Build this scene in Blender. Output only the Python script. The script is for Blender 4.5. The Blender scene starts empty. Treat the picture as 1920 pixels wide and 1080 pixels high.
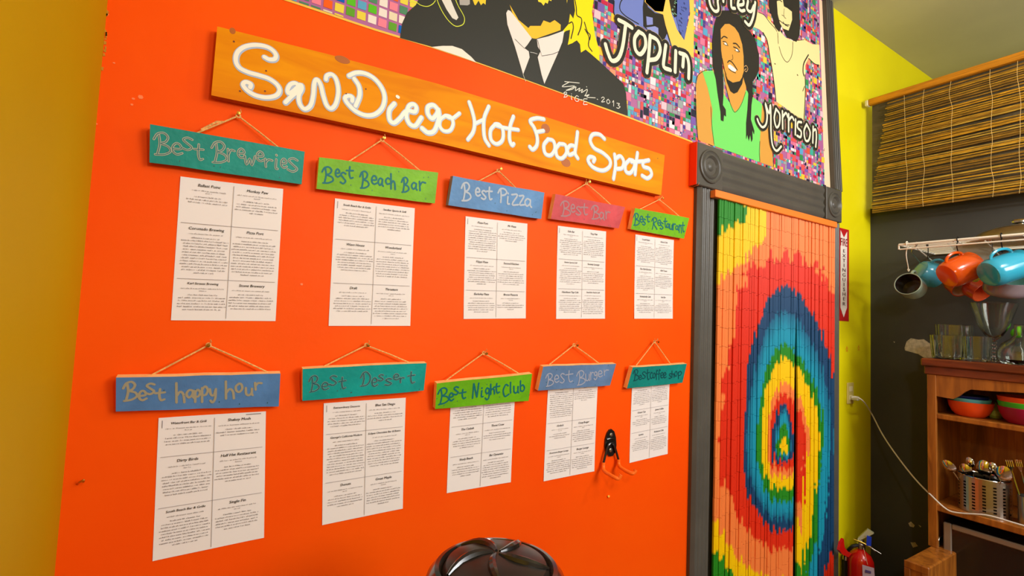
import bpy, math, random
import numpy as np
from mathutils import Vector, Matrix
random.seed(7)
S = bpy.context.scene
col = S.collection

# ------------------------------------------------------------------ camera, light, exposure
C0 = np.array([0, 0, 1.43]); FL = 900.0; DW = 1.322           # DW: distance of the front wall
yaw, pit, rol = np.radians([31.1276, 3.2637, 2.3803])
cy, sy, cp, sp, cr, sr = np.cos(yaw), np.sin(yaw), np.cos(pit), np.sin(pit), np.cos(rol), np.sin(rol)
VF = np.array([sy*cp, cy*cp, sp]); R0 = np.array([cy, -sy, 0]); U0 = np.cross(R0, VF)
VR = cr*R0 + sr*U0; VU = -sr*R0 + cr*U0
cam = bpy.data.cameras.new('camera'); camo = bpy.data.objects.new('camera', cam); col.objects.link(camo)
camo.matrix_world = Matrix(((VR[0], VU[0], -VF[0], 0), (VR[1], VU[1], -VF[1], 0), (VR[2], VU[2], -VF[2], 1.43), (0, 0, 0, 1)))
cam.sensor_width = 36; cam.lens = 36*FL/1920; cam.clip_start = .02
S.camera = camo
S.view_settings.view_transform = 'Standard'; S.view_settings.look = 'None'
S.view_settings.gamma = 1; S.view_settings.use_curve_mapping = False
S.view_settings.exposure = 0.0
w = bpy.data.worlds.new('world'); S.world = w; w.use_nodes = True
w.node_tree.nodes['Background'].inputs[0].default_value = (1, .9, .75, 1)
w.node_tree.nodes['Background'].inputs[1].default_value = .15

def lamp(name, loc, power, color, radius=.06):
    l = bpy.data.lights.new(name, 'POINT'); l.energy = power; l.color = color; l.shadow_soft_size = radius
    o = bpy.data.objects.new(name, l); o.location = loc; col.objects.link(o); return o
def alamp(name, loc, target, power, color, sx, sy_):
    l = bpy.data.lights.new(name, 'AREA'); l.energy = power; l.color = color; l.shape = 'RECTANGLE'; l.size = sx; l.size_y = sy_
    o = bpy.data.objects.new(name, l); o.location = loc
    o.rotation_euler = (Vector(target)-Vector(loc)).to_track_quat('-Z', 'Y').to_euler(); col.objects.link(o); return o
lamp('bulb_light', (2.4, -.1, 2.45), 24, (1, .985, .97), .05)
lamp('bulb_light', (.3, -.4, 2.1), 25, (1, .985, .97), .05)
alamp('ceiling_light', (1.8, -.9, 3.15), (1.8, .5, 1.0), 30, (1, .985, .98), 1.2, .8)
alamp('fill_light', (2.3, -2.4, 2.45), (1.9, 1.3, .7), 84, (.97, .985, 1), 1.3, 1.1)  # added fill lamp to lift the lower front wall; no window is modelled here
lamp('bulb_light', (4.2, -.6, 2.9), 18, (1, .96, .85), .1)

# ------------------------------------------------------------------ projection helpers (photo pixel -> point on a real plane)
def ray(x, y): return VF + (x-960)/FL*VR - (y-540)/FL*VU
def plane(x, y, ax, v):
    d = ray(x, y); return C0 + d*((v-C0[ax])/d[ax])
def W(x, y, o=0): return plane(x, y, 1, DW-o)
def onp(x, y, p0, n):
    d = ray(x, y); return C0 + d*(np.dot(p0-C0, n)/np.dot(d, n))
def pj(p):
    v = np.array(p)-C0; z = v@VF; return 960+FL*(v@VR)/z, 540-FL*(v@VU)/z
def depth(p): return float((np.array(p)-C0)@VF)

# ------------------------------------------------------------------ materials
def lin(c):
    c = c/255.0; return c/12.92 if c <= .04045 else ((c+.055)/1.055)**2.4
def rgb(c): return (lin(c[0]), lin(c[1]), lin(c[2]), 1)
MATS = {}
def mat(name, c, rough=.6, metal=0, var=0, vs=6, bump=0, bs=60, coat=0, trans=0, c2=None, stretch=None, spec=.5, ior=1.45):
    if name in MATS: return MATS[name]
    m = bpy.data.materials.new(name); m.use_nodes = True; nt = m.node_tree; b = nt.nodes['Principled BSDF']
    b.inputs['Base Color'].default_value = rgb(c); b.inputs['Roughness'].default_value = rough
    b.inputs['Metallic'].default_value = metal; b.inputs['Coat Weight'].default_value = coat
    b.inputs['Coat Roughness'].default_value = .15
    b.inputs['Specular IOR Level'].default_value = .12 if name == 'orange_stained_wood' else spec
    b.inputs['Transmission Weight'].default_value = trans; b.inputs['IOR'].default_value = ior
    tc = nt.nodes.new('ShaderNodeTexCoord'); mp = nt.nodes.new('ShaderNodeMapping')
    nt.links.new(tc.outputs['Object'], mp.inputs['Vector'])
    if stretch: mp.inputs['Scale'].default_value = stretch
    if var:
        n = nt.nodes.new('ShaderNodeTexNoise'); n.inputs['Scale'].default_value = vs; n.inputs['Detail'].default_value = 5
        nt.links.new(mp.outputs[0], n.inputs['Vector'])
        r = nt.nodes.new('ShaderNodeValToRGB'); r.color_ramp.elements[0].position = .35; r.color_ramp.elements[1].position = .68
        cc = c2 or tuple(v*(1-var) for v in c)
        r.color_ramp.elements[0].color = rgb(cc); r.color_ramp.elements[1].color = rgb(c)
        nt.links.new(n.outputs['Fac'], r.inputs['Fac']); nt.links.new(r.outputs['Color'], b.inputs['Base Color'])
    if bump:
        n = nt.nodes.new('ShaderNodeTexNoise'); n.inputs['Scale'].default_value = bs; n.inputs['Detail'].default_value = 4
        nt.links.new(mp.outputs[0], n.inputs['Vector'])
        bp = nt.nodes.new('ShaderNodeBump'); bp.inputs['Strength'].default_value = bump; bp.inputs['Distance'].default_value = .003
        nt.links.new(n.outputs['Fac'], bp.inputs['Height']); nt.links.new(bp.outputs['Normal'], b.inputs['Normal'])
    MATS[name] = m; return m
def vmat(name, rough=.6, coat=0, bump=0, bs=40, spec=.2):
    m = mat(name, (128, 128, 128), rough, spec=spec, bump=bump, bs=bs, coat=coat)
    nt = m.node_tree; a = nt.nodes.new('ShaderNodeAttribute'); a.attribute_name = 'col'
    nt.links.new(a.outputs['Color'], nt.nodes['Principled BSDF'].inputs['Base Color']); return m
def woodmat(name, c, c2, scale=(1, 12, 12), rough=.45, coat=.15, sc=3):
    m = mat(name, c, rough, coat=coat); nt = m.node_tree; b = nt.nodes['Principled BSDF']
    mp = [n for n in nt.nodes if n.type == 'MAPPING'][0]; mp.inputs['Scale'].default_value = scale
    n = nt.nodes.new('ShaderNodeTexNoise'); n.inputs['Scale'].default_value = sc; n.inputs['Detail'].default_value = 8; n.inputs['Distortion'].default_value = 1.2
    nt.links.new(mp.outputs[0], n.inputs['Vector'])
    r = nt.nodes.new('ShaderNodeValToRGB'); r.color_ramp.elements[0].position = .3; r.color_ramp.elements[1].position = .65
    r.color_ramp.elements[0].color = rgb(c2); r.color_ramp.elements[1].color = rgb(c)
    nt.links.new(n.outputs['Fac'], r.inputs['Fac']); nt.links.new(r.outputs['Color'], b.inputs['Base Color']); return m

M_orange = mat('orange_wall_paint', (250, 89, 1), .5, var=.10, vs=1.6, bump=.25, bs=38, c2=(247, 78, 1), spec=.12)
M_yellow = mat('yellow_wall_paint', (228, 216, 6), .5, var=.1, vs=2, bump=.2, bs=30, c2=(220, 206, 4), spec=.2)
M_mustard = mat('mustard_wall_paint', (196, 160, 2), .6, var=.08, vs=1.5, bump=.1, bs=20, c2=(190, 150, 2), spec=.15)
M_black = mat('chalk_black_paint', (64, 64, 60), .7, var=.2, vs=3, bump=.15, bs=25, c2=(56, 56, 53))
M_ceil = mat('ceiling_paint', (196, 192, 150), .9, var=.05, vs=2)
M_floor = woodmat('floor_wood', (120, 84, 52), (86, 56, 34), (6, 1, 1))
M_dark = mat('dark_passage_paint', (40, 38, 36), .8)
M_cream = mat('cream_wall_paint', (226, 220, 206), .8)
M_grey = mat('grey_gloss_paint', (86, 83, 76), .35, var=.08, vs=8, bump=.15, bs=50, spec=.35)
M_board = woodmat('orange_stained_wood', (238, 152, 0), (220, 124, 0), (1.2, 6, 9), .55, 0, 2)
M_boardedge = mat('stained_board_edge', (172, 84, 14), .5)
M_pine = mat('bare_pine', (254, 214, 146), .6, var=.15, vs=30, c2=(246, 190, 116))
M_string = mat('jute_string', (252, 190, 110), .8, var=.2, vs=200)
M_nail = mat('brass_nail', (200, 150, 60), .3, metal=1)
M_page = mat('laminated_paper', (236, 228, 224), .5, coat=.04, spec=.2)
M_ink = mat('black_ink', (38, 34, 36), .5); M_ink2 = mat('grey_ink', (128, 120, 122), .5); M_ink3 = mat('faint_ink', (160, 152, 152), .5)
M_rule = mat('ruled_line', (176, 168, 168), .5)
M_cr = mat('cream_letter_paint', (250, 240, 222), .4); M_lb = mat('pale_blue_letter_paint', (176, 192, 214), .4)
M_steel = mat('brushed_steel', (190, 186, 178), .28, metal=1)
M_chrome = mat('chrome', (220, 218, 212), .12, metal=1)
M_wire = mat('white_coated_wire', (235, 230, 214), .4)
M_glass = mat('clear_glass', (245, 250, 245), .02, trans=1, ior=1.45)
M_hutch = woodmat('oak_wood', (168, 100, 30), (116, 62, 16), (10, 10, 1.2), .4, .2, 3)
M_hutchd = woodmat('dark_oak_wood', (120, 52, 18), (84, 34, 12), (10, 2, 10), .35, .3, 3)
M_blackp = mat('black_plastic', (18, 17, 17), .35)
M_blackg = mat('black_gloss_plastic', (26, 24, 22), .18, coat=.5)
def paint(c, rough=.5):
    n = 'paint_%02x%02x%02x' % tuple(int(v) for v in c); return mat(n, c, rough)

# ------------------------------------------------------------------ mesh builder
ORG = {}
class MB:
    def __init__(s): s.lc = 0; s.v = []; s.f = []; s.c = []; s.mi = []; s.cur = 0
    def add(s, vs, fs, c=None):
        k = len(s.v); s.v += [tuple(map(float, p)) for p in vs]; s.f += [tuple(i+k for i in f) for f in fs]
        s.mi += [s.cur]*len(fs); s.c += [c]*len(vs); return s
    def box(s, a, b, c=None):
        x0, y0, z0 = a; x1, y1, z1 = b
        return s.add([(x0,y0,z0),(x1,y0,z0),(x1,y1,z0),(x0,y1,z0),(x0,y0,z1),(x1,y0,z1),(x1,y1,z1),(x0,y1,z1)],
                     [(0,3,2,1),(4,5,6,7),(0,1,5,4),(1,2,6,5),(2,3,7,6),(3,0,4,7)], c)
    def bbox(s, a, b, r=.004, c=None):                      # box with chamfered edges
        a = np.array(a, float); b = np.array(b, float); lo = np.minimum(a, b); hi = np.maximum(a, b); vs = []
        idx = {}
        for sx in (0, 1):
            for sy_ in (0, 1):
                for sz in (0, 1):
                    p = np.array([hi[0] if sx else lo[0], hi[1] if sy_ else lo[1], hi[2] if sz else lo[2]])
                    d = np.array([(-1 if sx else 1), (-1 if sy_ else 1), (-1 if sz else 1)])*r
                    for ax in range(3):
                        q = p+d; q[ax] = p[ax]; idx[(sx, sy_, sz, ax)] = len(vs); vs.append(q)
        fs = []
        for ax in range(3):
            o1, o2 = [k for k in range(3) if k != ax]
            for sd in (0, 1):
                q = []
                for u, v in ((0, 0), (1, 0), (1, 1), (0, 1)):
                    t = [0, 0, 0]; t[ax] = sd; t[o1] = u; t[o2] = v; q.append(idx[(t[0], t[1], t[2], ax)])
                fs.append(tuple(q))
        for ax in range(3):                                   # edges along ax
            o1, o2 = [k for k in range(3) if k != ax]
            for u in (0, 1):
                for v in (0, 1):
                    t0 = [0, 0, 0]; t0[o1] = u; t0[o2] = v; t1 = list(t0); t1[ax] = 1
                    fs.append((idx[(*t0, o1)], idx[(*t0, o2)], idx[(*t1, o2)], idx[(*t1, o1)]))
        for sx in (0, 1):
            for sy_ in (0, 1):
                for sz in (0, 1): fs.append(tuple(idx[(sx, sy_, sz, k)] for k in range(3)))
        return s.add(vs, fs, c)
    def hexa(s, q, t):                                        # quad q (4 pts) extruded by vector t
        q = [np.array(p, float) for p in q]; t = np.array(t, float)
        return s.add(q+[p+t for p in q], [(0,1,2,3),(7,6,5,4),(0,4,5,1),(1,5,6,2),(2,6,7,3),(3,7,4,0)])
    def prism(s, poly, t, c=None):                            # planar polygon, any vertex count, extruded by t
        n = len(poly); poly = [np.array(p, float) for p in poly]; t = np.array(t, float)
        return s.add(poly+[p+t for p in poly], [tuple(range(n)), tuple(range(2*n-1, n-1, -1))]+[(i, (i+1) % n, n+(i+1) % n, n+i) for i in range(n)], c)
    def tube(s, path, r, n=8, c=None, closed=False):
        P = [np.array(p, float) for p in path]; m = len(P); rr = r if hasattr(r, '__len__') else [r]*m
        vs = []; u = None
        for i in range(m):
            a = P[(i-1) % m] if (i or closed) else P[0]; b = P[(i+1) % m] if (i < m-1 or closed) else P[-1]
            t = b-a; t = t/(np.linalg.norm(t)+1e-12)
            if u is None:
                h = np.array([0, 0, 1.]) if abs(t[2]) < .9 else np.array([1., 0, 0]); u = np.cross(t, h)
            u = u-t*np.dot(u, t); u /= np.linalg.norm(u)+1e-12; v = np.cross(t, u)
            for k in range(n):
                an = 2*math.pi*k/n; vs.append(P[i]+rr[i]*(math.cos(an)*u+math.sin(an)*v))
        fs = []
        for i in range(m if closed else m-1):
            j = (i+1) % m
            for k in range(n): fs.append((i*n+k, i*n+(k+1) % n, j*n+(k+1) % n, j*n+k))
        if not closed: fs += [tuple(range(n))[::-1], tuple((m-1)*n+k for k in range(n))]
        return s.add(vs, fs, c)
    def lathe(s, prof, n=24, M=None, c=None, cap=True):                 # prof [(r, z)] about z, then moved by 4x4 M
        vs = []; fs = []; m = len(prof)
        for r, z in prof:
            for k in range(n):
                a = 2*math.pi*k/n; vs.append(Vector((r*math.cos(a), r*math.sin(a), z)))
        for i in range(m-1):
            for k in range(n): fs.append((i*n+k, i*n+(k+1) % n, (i+1)*n+(k+1) % n, (i+1)*n+k))
        if cap and prof[0][0] > 1e-5: fs.append(tuple(range(n))[::-1])
        if cap and prof[-1][0] > 1e-5: fs.append(tuple((m-1)*n+k for k in range(n)))
        if M is not None: vs = [M@p for p in vs]
        return s.add(vs, fs, c)
    def ribbon(s, pts, wd, n, lift=0, k=4, c=None):           # flat painted stroke on the plane with normal n
        n = np.array(n, float); n /= np.linalg.norm(n)
        P = smooth(pts, k); s.lc = (s.lc+2.3e-5) % 2.6e-4; P = [p+n*(lift+s.lc+i*1.5e-6) for i, p in enumerate(P)]; m = len(P); vs = []; fs = []
        for i in range(m):
            t = P[min(i+1, m-1)]-P[max(i-1, 0)]; L = np.linalg.norm(t)
            t = t/L if L > 1e-9 else np.array([1., 0, 0]); b = np.cross(n, t)*wd/2; vs += [P[i]+b, P[i]-b]
        for i in range(m-1): fs.append((2*i, 2*i+1, 2*i+3, 2*i+2))
        for e, sg in ((0, -1), (m-1, 1)):
            o = e; q = P[1]-P[0] if e == 0 else P[-1]-P[-2]; q = q/(np.linalg.norm(q)+1e-12)*sg; b = np.cross(n, q)
            k0 = len(vs); R = [P[o]+wd/2*(math.cos(a)*b+math.sin(a)*q) for a in [math.pi*j/6 for j in range(7)]]
            vs += R; fs.append(tuple(range(k0, k0+7)))
        return s.add(vs, fs, c)
def smooth(pts, k=4):
    P = [np.array(p, float) for p in pts]
    if len(P) < 3 or k < 2: return P
    out = []
    Q = [2*P[0]-P[1]]+P+[2*P[-1]-P[-2]]
    for i in range(1, len(Q)-2):
        a, b, c_, d = Q[i-1], Q[i], Q[i+1], Q[i+2]
        for j in range(k):
            t = j/k; out.append(.5*((2*b)+(-a+c_)*t+(2*a-5*b+4*c_-d)*t*t+(-a+3*b-3*c_+d)*t**3))
    out.append(P[-1]); return out

def tag(o, label=None, cat=None, group=None, kind=None):
    if label: o['label'] = label
    if cat: o['category'] = cat
    if group: o['group'] = group
    if kind: o['kind'] = kind
    return o
def build(name, mb, m, parent=None, label=None, cat=None, group=None, kind=None, flat=False, org=None):
    A = np.array(mb.v)
    if parent is not None: o0 = ORG[parent.name]
    elif org is not None: o0 = np.array(org, float)
    else: o0 = np.array([(A[:, 0].min()+A[:, 0].max())/2, (A[:, 1].min()+A[:, 1].max())/2, A[:, 2].min()])
    me = bpy.data.meshes.new(name); me.from_pydata((A-o0).tolist(), [], mb.f)
    for mm in (m if isinstance(m, (list, tuple)) else [m]): me.materials.append(mm)
    if isinstance(m, (list, tuple)): me.polygons.foreach_set('material_index', mb.mi)
    if mb.c and mb.c[0] is not None:
        a = me.color_attributes.new('col', 'FLOAT_COLOR', 'POINT')
        a.data.foreach_set('color', [x for c in mb.c for x in rgb(c)])
    if not flat: me.polygons.foreach_set('use_smooth', [True]*len(me.polygons))
    me.update()
    o = bpy.data.objects.new(name, me); col.objects.link(o)
    if not flat:
        try: me.set_sharp_from_angle(angle=math.radians(35))
        except Exception: pass
    if parent is not None: o.parent = parent
    else: o.location = o0
    ORG[o.name] = o0
    return tag(o, label, cat, group, kind)
def thing(name, loc, label, cat, group=None, kind=None):
    o = bpy.data.objects.new(name, None); col.objects.link(o); o.location = loc; o.empty_display_size = .05
    ORG[o.name] = np.array(loc, float); return tag(o, label, cat, group, kind)
def ext(o): pass

# ------------------------------------------------------------------ printed type (built-in font turned into flat mesh once)
FONTC = {}
def prep_fonts(strs):
    obs = []
    for s_ in strs:
        cu = bpy.data.curves.new('t', 'FONT'); cu.body = s_; cu.size = 1; cu.align_x = 'CENTER'; cu.resolution_u = 2
        o = bpy.data.objects.new('t', cu); col.objects.link(o); obs.append((s_, o))
    dg = bpy.context.evaluated_depsgraph_get(); dg.update()
    for s_, o in obs:
        me = o.evaluated_get(dg).to_mesh()
        FONTC[s_] = ([tuple(v.co) for v in me.vertices], [tuple(p.vertices) for p in me.polygons])
        o.evaluated_get(dg).to_mesh_clear()
    for s_, o in obs:
        cu = o.data; bpy.data.objects.remove(o); bpy.data.curves.remove(cu)
HEADS = {
 'P1': ['Ballast Point', 'Monkey Paw', 'Coronado Brewing', 'Pizza Port', 'Karl Strauss Brewing', 'Stone Brewery'],
 'P2': ['South Beach Bar & Grille', 'Sandbar Sports & Grill', 'Wave House', 'Wonderland', 'Draft', 'Thrusters'],
 'P3': ['Pizza Port', 'Mr Pizza', 'Filippi Pizza', 'Second Kitchen', 'Berkeley Pizza', 'Bronx Pizzeria'],
 'P4': ['Side Bar', 'Tiny Pub', 'Station Sports Grill', 'Society Lounge', 'Hamiltons Tap Cafe', 'Small Bar Pub & Grill'],
 'P5': ['Local Habit', 'Island Cafe', 'The Fish Kitchen', 'Old Town', 'Underbelly Cafe', 'Isle Bar'],
 'Q1': ['Waterfront Bar & Grill', 'Dirty Birds', 'Dirty Birds', 'Half Hat Restaurant', 'South Beach Bar & Grille', 'Single Fin'],
 'Q2': ['Extraordinary Desserts', 'Blue San Diego', "George's California Modern", 'Eclipse Chocolate Bar & Bistro', 'Donuts', 'Great Maple'],
 'Q3': ['Onyx Room', 'Stingaree Lounge', 'The Casbah', 'Three Crow', 'Shady Beach', 'Bar Dynamite'],
 'Q4': ["Rocky's Crown Pub", 'Slater Bar & Grill', 'Hodads', 'Crazy Burger', 'Downtown Burger Lounge', 'Burger Lounge'],
 'Q5': ['Caffe', 'Bean', 'Ocean Cup', 'James Coffee', 'Lestats', 'Krakatoa Cafe']}
HEADS['Q1'][1] = 'Shakey Mosh'
prep_fonts(sorted(set(sum(HEADS.values(), [])) | set('EXTINGUISHER') | {'FIRE'}))

# ------------------------------------------------------------------ hand-lettering glyphs, unit box, y down
GL = {
 'B': [[(.3,.12),(.36,.5),(.22,.95)], [(0,.34),(.22,.08),(.6,0),(.85,.16),(.7,.38),(.42,.48),(.85,.56),(1,.76),(.62,.94),(.08,1)]],
 'D': [[(.3,.15),(.32,.5),(.2,.9)], [(0,.4),(.25,.08),(.6,.02),(.95,.35),(.85,.75),(.5,.97),(0,1)]],
 'P': [[(.3,.1),(.35,.5),(.3,1)], [(0,.35),(.25,.05),(.7,0),(1,.2),(.75,.42),(.35,.5)]],
 'R': [[(.3,.1),(.32,.5),(.1,1)], [(0,.3),(.3,.03),(.75,0),(.95,.22),(.4,.5),(1,.95)]],
 'N': [[(.15,1),(.3,.1),(.35,.05),(.65,.85),(.72,.9),(.95,0)]],
 'C': [[(.9,.12),(.5,0),(.08,.5),(.35,1),(1,.85)]],
 'G': [[(.95,.15),(.5,0),(.05,.5),(.4,1),(.95,.9),(.95,.55),(.6,.55)]],
 'E': [[(1,0),(.1,.02),(.1,.5),(.05,1),(1,.98)], [(.1,.5),(.85,.48)]],
 'e': [[(.08,.55),(.85,.45),(.8,.12),(.42,0),(.06,.35),(.1,.8),(.5,1),(1,.82)]],
 's': [[(.95,.1),(.5,0),(.1,.2),(.5,.48),(.92,.75),(.5,1),(0,.9)]],
 't': [[(.5,0),(.42,.6),(.6,1),(.95,.93)], [(0,.36),(1,.3)]],
 'a': [[(.8,.12),(.35,.05),(0,.5),(.3,.95),(.75,.6),(.85,.1),(.82,.8),(1,1)]],
 'c': [[(.95,.15),(.5,0),(.05,.5),(.4,1),(1,.85)]],
 'd': [[(.85,0),(.85,.7),(1,1)], [(.85,.5),(.4,.42),(.05,.7),(.4,.98),(.85,.8)]],
 'h': [[(.1,0),(.12,1)], [(.12,.68),(.5,.45),(.85,.6),(.95,1)]],
 'i': [[(.45,.32),(.35,.95),(.8,.98)], [(.5,0),(.53,.03)]],
 'l': [[(.5,0),(.45,.6),(.55,1)]],
 'u': [[(.05,.05),(.1,.8),(.45,1),(.85,.7),(.9,.05),(.88,.8),(1,1)]],
 'w': [[(0,.1),(.2,.95),(.5,.3),(.7,.95),(1,0)]],
 'r': [[(.1,.05),(.18,1)], [(.15,.5),(.5,.1),(1,.12)]],
 'n': [[(.1,.05),(.12,1)], [(.12,.45),(.5,.08),(.85,.3),(.95,1)]],
 'o': [[(.5,0),(.06,.35),(.15,.85),(.55,1),(.95,.6),(.8,.1),(.5,0)]],
 'p': [[(.15,.1),(.15,1)], [(.15,.2),(.6,0),(.95,.25),(.65,.55),(.15,.55)]],
 'y': [[(0,0),(.15,.4),(.6,.45),(.9,0)], [(.9,0),(.8,.7),(.4,1),(.1,.85)]],
 'g': [[(.85,.1),(.4,0),(.08,.25),(.4,.5),(.85,.3)], [(.85,.1),(.85,.75),(.4,1),(0,.85)]],
 'z': [[(.05,.1),(.9,.05),(.1,.95),(1,.9)]],
 'f': [[(.95,.08),(.55,0),(.4,.4),(.35,1)], [(0,.45),(.85,.4)]],
 '-': [[(0,.5),(1,.5)]], '0': [[(.5,0),(.05,.4),(.4,1),(.95,.6),(.5,0)]], '1': [[(.1,.3),(.5,0),(.5,1)]],
 '2': [[(.05,.2),(.5,0),(.9,.3),(.05,1),(1,.95)]], '3': [[(.05,.05),(.8,.15),(.4,.45),(.95,.7),(.5,1),(0,.9)]],
}
def glyphs(spec, ox, oy, sc, slope=0):
    """spec: list of (char, x0, y0, x1, y1) in crop coordinates -> list of pixel polylines"""
    out = []
    for ch, x0, y0, x1, y1 in spec:
        for st in GL[ch]:
            out.append([(ox+(x0+u*(x1-x0))/sc, oy+(y0+v*(y1-y0)+slope*(u-.5)*(x1-x0))/sc) for u, v in st])
    return out
def px(poly, ox, oy, sc): return [(ox+x/sc, oy+y/sc) for x, y in poly]

# ================================================================== SETTING
CE = 3.225
nrm = np.array([0, -1., 0])
# front wall: orange left part with the doorway beside it (opening x 1.83..2.84, z 0..2.03)
m = MB()
m.box((-.6, DW, 0), (1.78, DW+.12, CE)).box((1.78, DW, 2.02), (2.72, DW+.12, CE))
build('wall_front', m, M_orange, kind='structure', flat=True, org=(0, DW, 0))
m = MB().box((2.87, DW, 0), (5.2, DW+.12, CE)).box((2.72, DW, 2.02), (2.87, DW+.12, CE))
build('wall_back', m, M_yellow, kind='structure', flat=True, org=(3, DW, 0))
# left wall leans a little, its corner line follows the painted edge
a = W(202, 0); b = W(102, 1080); sl = (a[0]-b[0])/(a[2]-b[2])
xt = a[0]+sl*(CE-a[2]); xb = b[0]+sl*(0-b[2])
m = MB().prism([(xb, DW, 0), (xt, DW, CE), (-.75, DW, CE), (-.75, DW, 0)], (0, -4.3, 0))
build('wall_left', m, M_mustard, kind='structure', flat=True, org=(xb, DW, 0))
XB = 3.264
m = MB().box((XB, -2.9, 0), (XB+.1, DW, 2.15))
build('wall_right', m, M_black, kind='structure', flat=True, org=(XB, 0, 0))
build('ceiling', MB().box((-.7, -2.98, CE), (5.2, DW+.12, CE+.1)), M_ceil, kind='structure', flat=True)
build('floor', MB().box((-.7, -2.98, -.1), (5.2, 2.6, 0)), M_floor, kind='structure', flat=True)
build('wall_rear', MB().box((-.7, -3.08, 0), (5.2, -2.98, CE)), M_cream, kind='structure', flat=True)
build('wall_far_right', MB().box((5.2, -3.08, 0), (5.3, DW+.12, CE)), M_cream, kind='structure', flat=True)
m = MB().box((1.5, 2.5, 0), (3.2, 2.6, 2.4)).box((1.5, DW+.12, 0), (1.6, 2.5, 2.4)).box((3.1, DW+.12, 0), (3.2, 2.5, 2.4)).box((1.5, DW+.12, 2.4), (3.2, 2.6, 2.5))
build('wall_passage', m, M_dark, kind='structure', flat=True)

# chipped edges where two paints meet (flakes of bare plaster)
def flakes(pts, n, sz, name, m_, label):
    mb = MB()
    for i in range(n):
        t = random.random()*(len(pts)-1); k = int(t); f = t-k
        p = np.array(pts[k])*(1-f)+np.array(pts[k+1])*f; c = W(p[0]+random.uniform(-1, 1), p[1], .0012)
        q = []
        for j in range(5):
            an = 2*math.pi*j/5+random.random(); r = sz*random.uniform(.4, 1)
            q.append(c+np.array([math.cos(an)*r*.5, 0, math.sin(an)*r]))
        mb.prism(q, (0, .001, 0))
    return build(name, mb, m_, flat=True, kind='structure')
flakes([(202, 4), (199, 60), (197, 92), (190, 150)], 14, .006, 'trim_1', paint((196, 130, 10)), '')
flakes([(1306, 360), (1302, 700), (1298, 960), (1295, 1075)], 26, .007, 'trim_2', paint((250, 180, 110)), '')
m = MB()
for (x, y, r) in [(159, 82, .006), (195, 25, .01), (250, 185, .004), (264, 182, .008), (566, 533, .005), (247, 196, .004), (180, 232, .003), (214, 118, .003), (1295, 998, .004)]:
    c = W(x, y, .001); m.prism([c+np.array([math.cos(t)*r*random.uniform(.5, 1), 0, math.sin(t)*r*.6]) for t in np.linspace(0, 5.3, 6)], (0, .0009, 0))
build('trim_3', m, paint((250, 130, 70)), flat=True, kind='structure')

# ---------------------------------------------------------------- door casing
def profile_bar(p0, p1, udir, prof, name, parent, m_=None):
    """prof: [(u, d)] closed cross-section; u along udir, d out of the wall; swept p0->p1"""
    mb = MB(); p0 = np.array(p0, float); p1 = np.array(p1, float); u = np.array(udir, float)
    n = len(prof); vs = [p0+u*a+nrm*b for a, b in prof]+[p1+u*a+nrm*b for a, b in prof]
    fs = [(i, (i+1) % n, n+(i+1) % n, n+i) for i in range(n)]+[tuple(range(n))[::-1], tuple(range(n, 2*n))]
    mb.add(vs, fs); return build(name, mb, m_ or M_grey, parent)
def flute(wd, d, k=3, gr=.006):
    pr = [(0, 0), (0, d*.55), (wd*.06, d*.8), (wd*.12, d)]
    a, b = wd*.16, wd*.84; st = (b-a)/k
    for i in range(k):
        x0 = a+i*st
        pr += [(x0+st*.06, d)]+[(x0+st*(.1+.8*t), d-gr*math.sin(math.pi*t)) for t in (.15, .35, .5, .65, .85)]+[(x0+st*.94, d)]
    pr += [(wd*.88, d), (wd*.94, d*.8), (wd, d*.55), (wd, 0)]
    return pr
XL0 = W(1307, 600, .028)[0]; XL1 = W(1339, 600, .028)[0]; XR0 = W(1559, 700, .02)[0]; XR1 = W(1573.5, 700, .02)[0]
HB = W(1400, 372, .028)[2]; HT = W(1400, 298, .028)[2]
door = thing('door_1', ((XL0+XR1)/2, DW, 0), 'dark grey fluted door casing with bullseye corner blocks around the curtained doorway', 'door frame', kind='structure')
profile_bar((XL0, DW, 0), (XL0, DW, HB), (1, 0, 0), flute(XL1-XL0, .028), 'casing', door)
profile_bar((XR0, DW, 0), (XR0, DW, HB), (1, 0, 0), flute(XR1-XR0, .024), 'casing', door)
RX1 = W(1355, 290, .028)[0]; RX2 = W(1551, 365, .028)[0]
profile_bar((RX1, DW, HB), (RX2, DW, HB), (0, 0, 1), flute(HT-HB, .028), 'header', door)
def rosette(x0, x1, z0, z1):
    m = MB().bbox((x0, DW-.038, z0), (x1, DW, z1), .003); o = build('corner_block', m, M_grey, door)
    r = (min(x1-x0, z1-z0))/2*.86; pr = [(r, 0), (r*.97, .006), (r*.9, .008), (r*.83, .003), (r*.76, .002), (r*.7, .007), (r*.62, .009), (r*.54, .004), (r*.48, -.001), (r*.3, -.001), (r*.24, .003), (r*.12, .006), (0, .007)]
    T = Matrix.Translation(((x0+x1)/2, DW-.0385, (z0+z1)/2)) @ Matrix.Rotation(math.pi/2, 4, 'X')
    build('bullseye', MB().lathe(pr, 40, T), M_grey, o)
rz0 = W(1309, 346, .038)[2]; rz1 = W(1308, 265, .038)[2]
rosette(W(1307.5, 300, .038)[0], W(1355.5, 320, .038)[0], rz0, rz1)
rosette(W(1550, 400, .038)[0], W(1578.5, 400, .038)[0], rz0+.002, rz1-.004)
# the left side of the first block carries the orange wall paint
x = W(1307.5, 300, .038)[0]; m = MB().box((x-.003, DW-.037, rz0), (x-.0005, DW, rz1))
build('painted_side', m, paint((236, 60, 10)), door, flat=True)
build('plaster_chip', MB().prism([W(1300, 348.5, .004), W(1311, 342, .04), W(1310, 346, .04), W(1300, 350, .004)], (0, 0, -.002)), paint((250, 200, 170)), door, flat=True)
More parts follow.
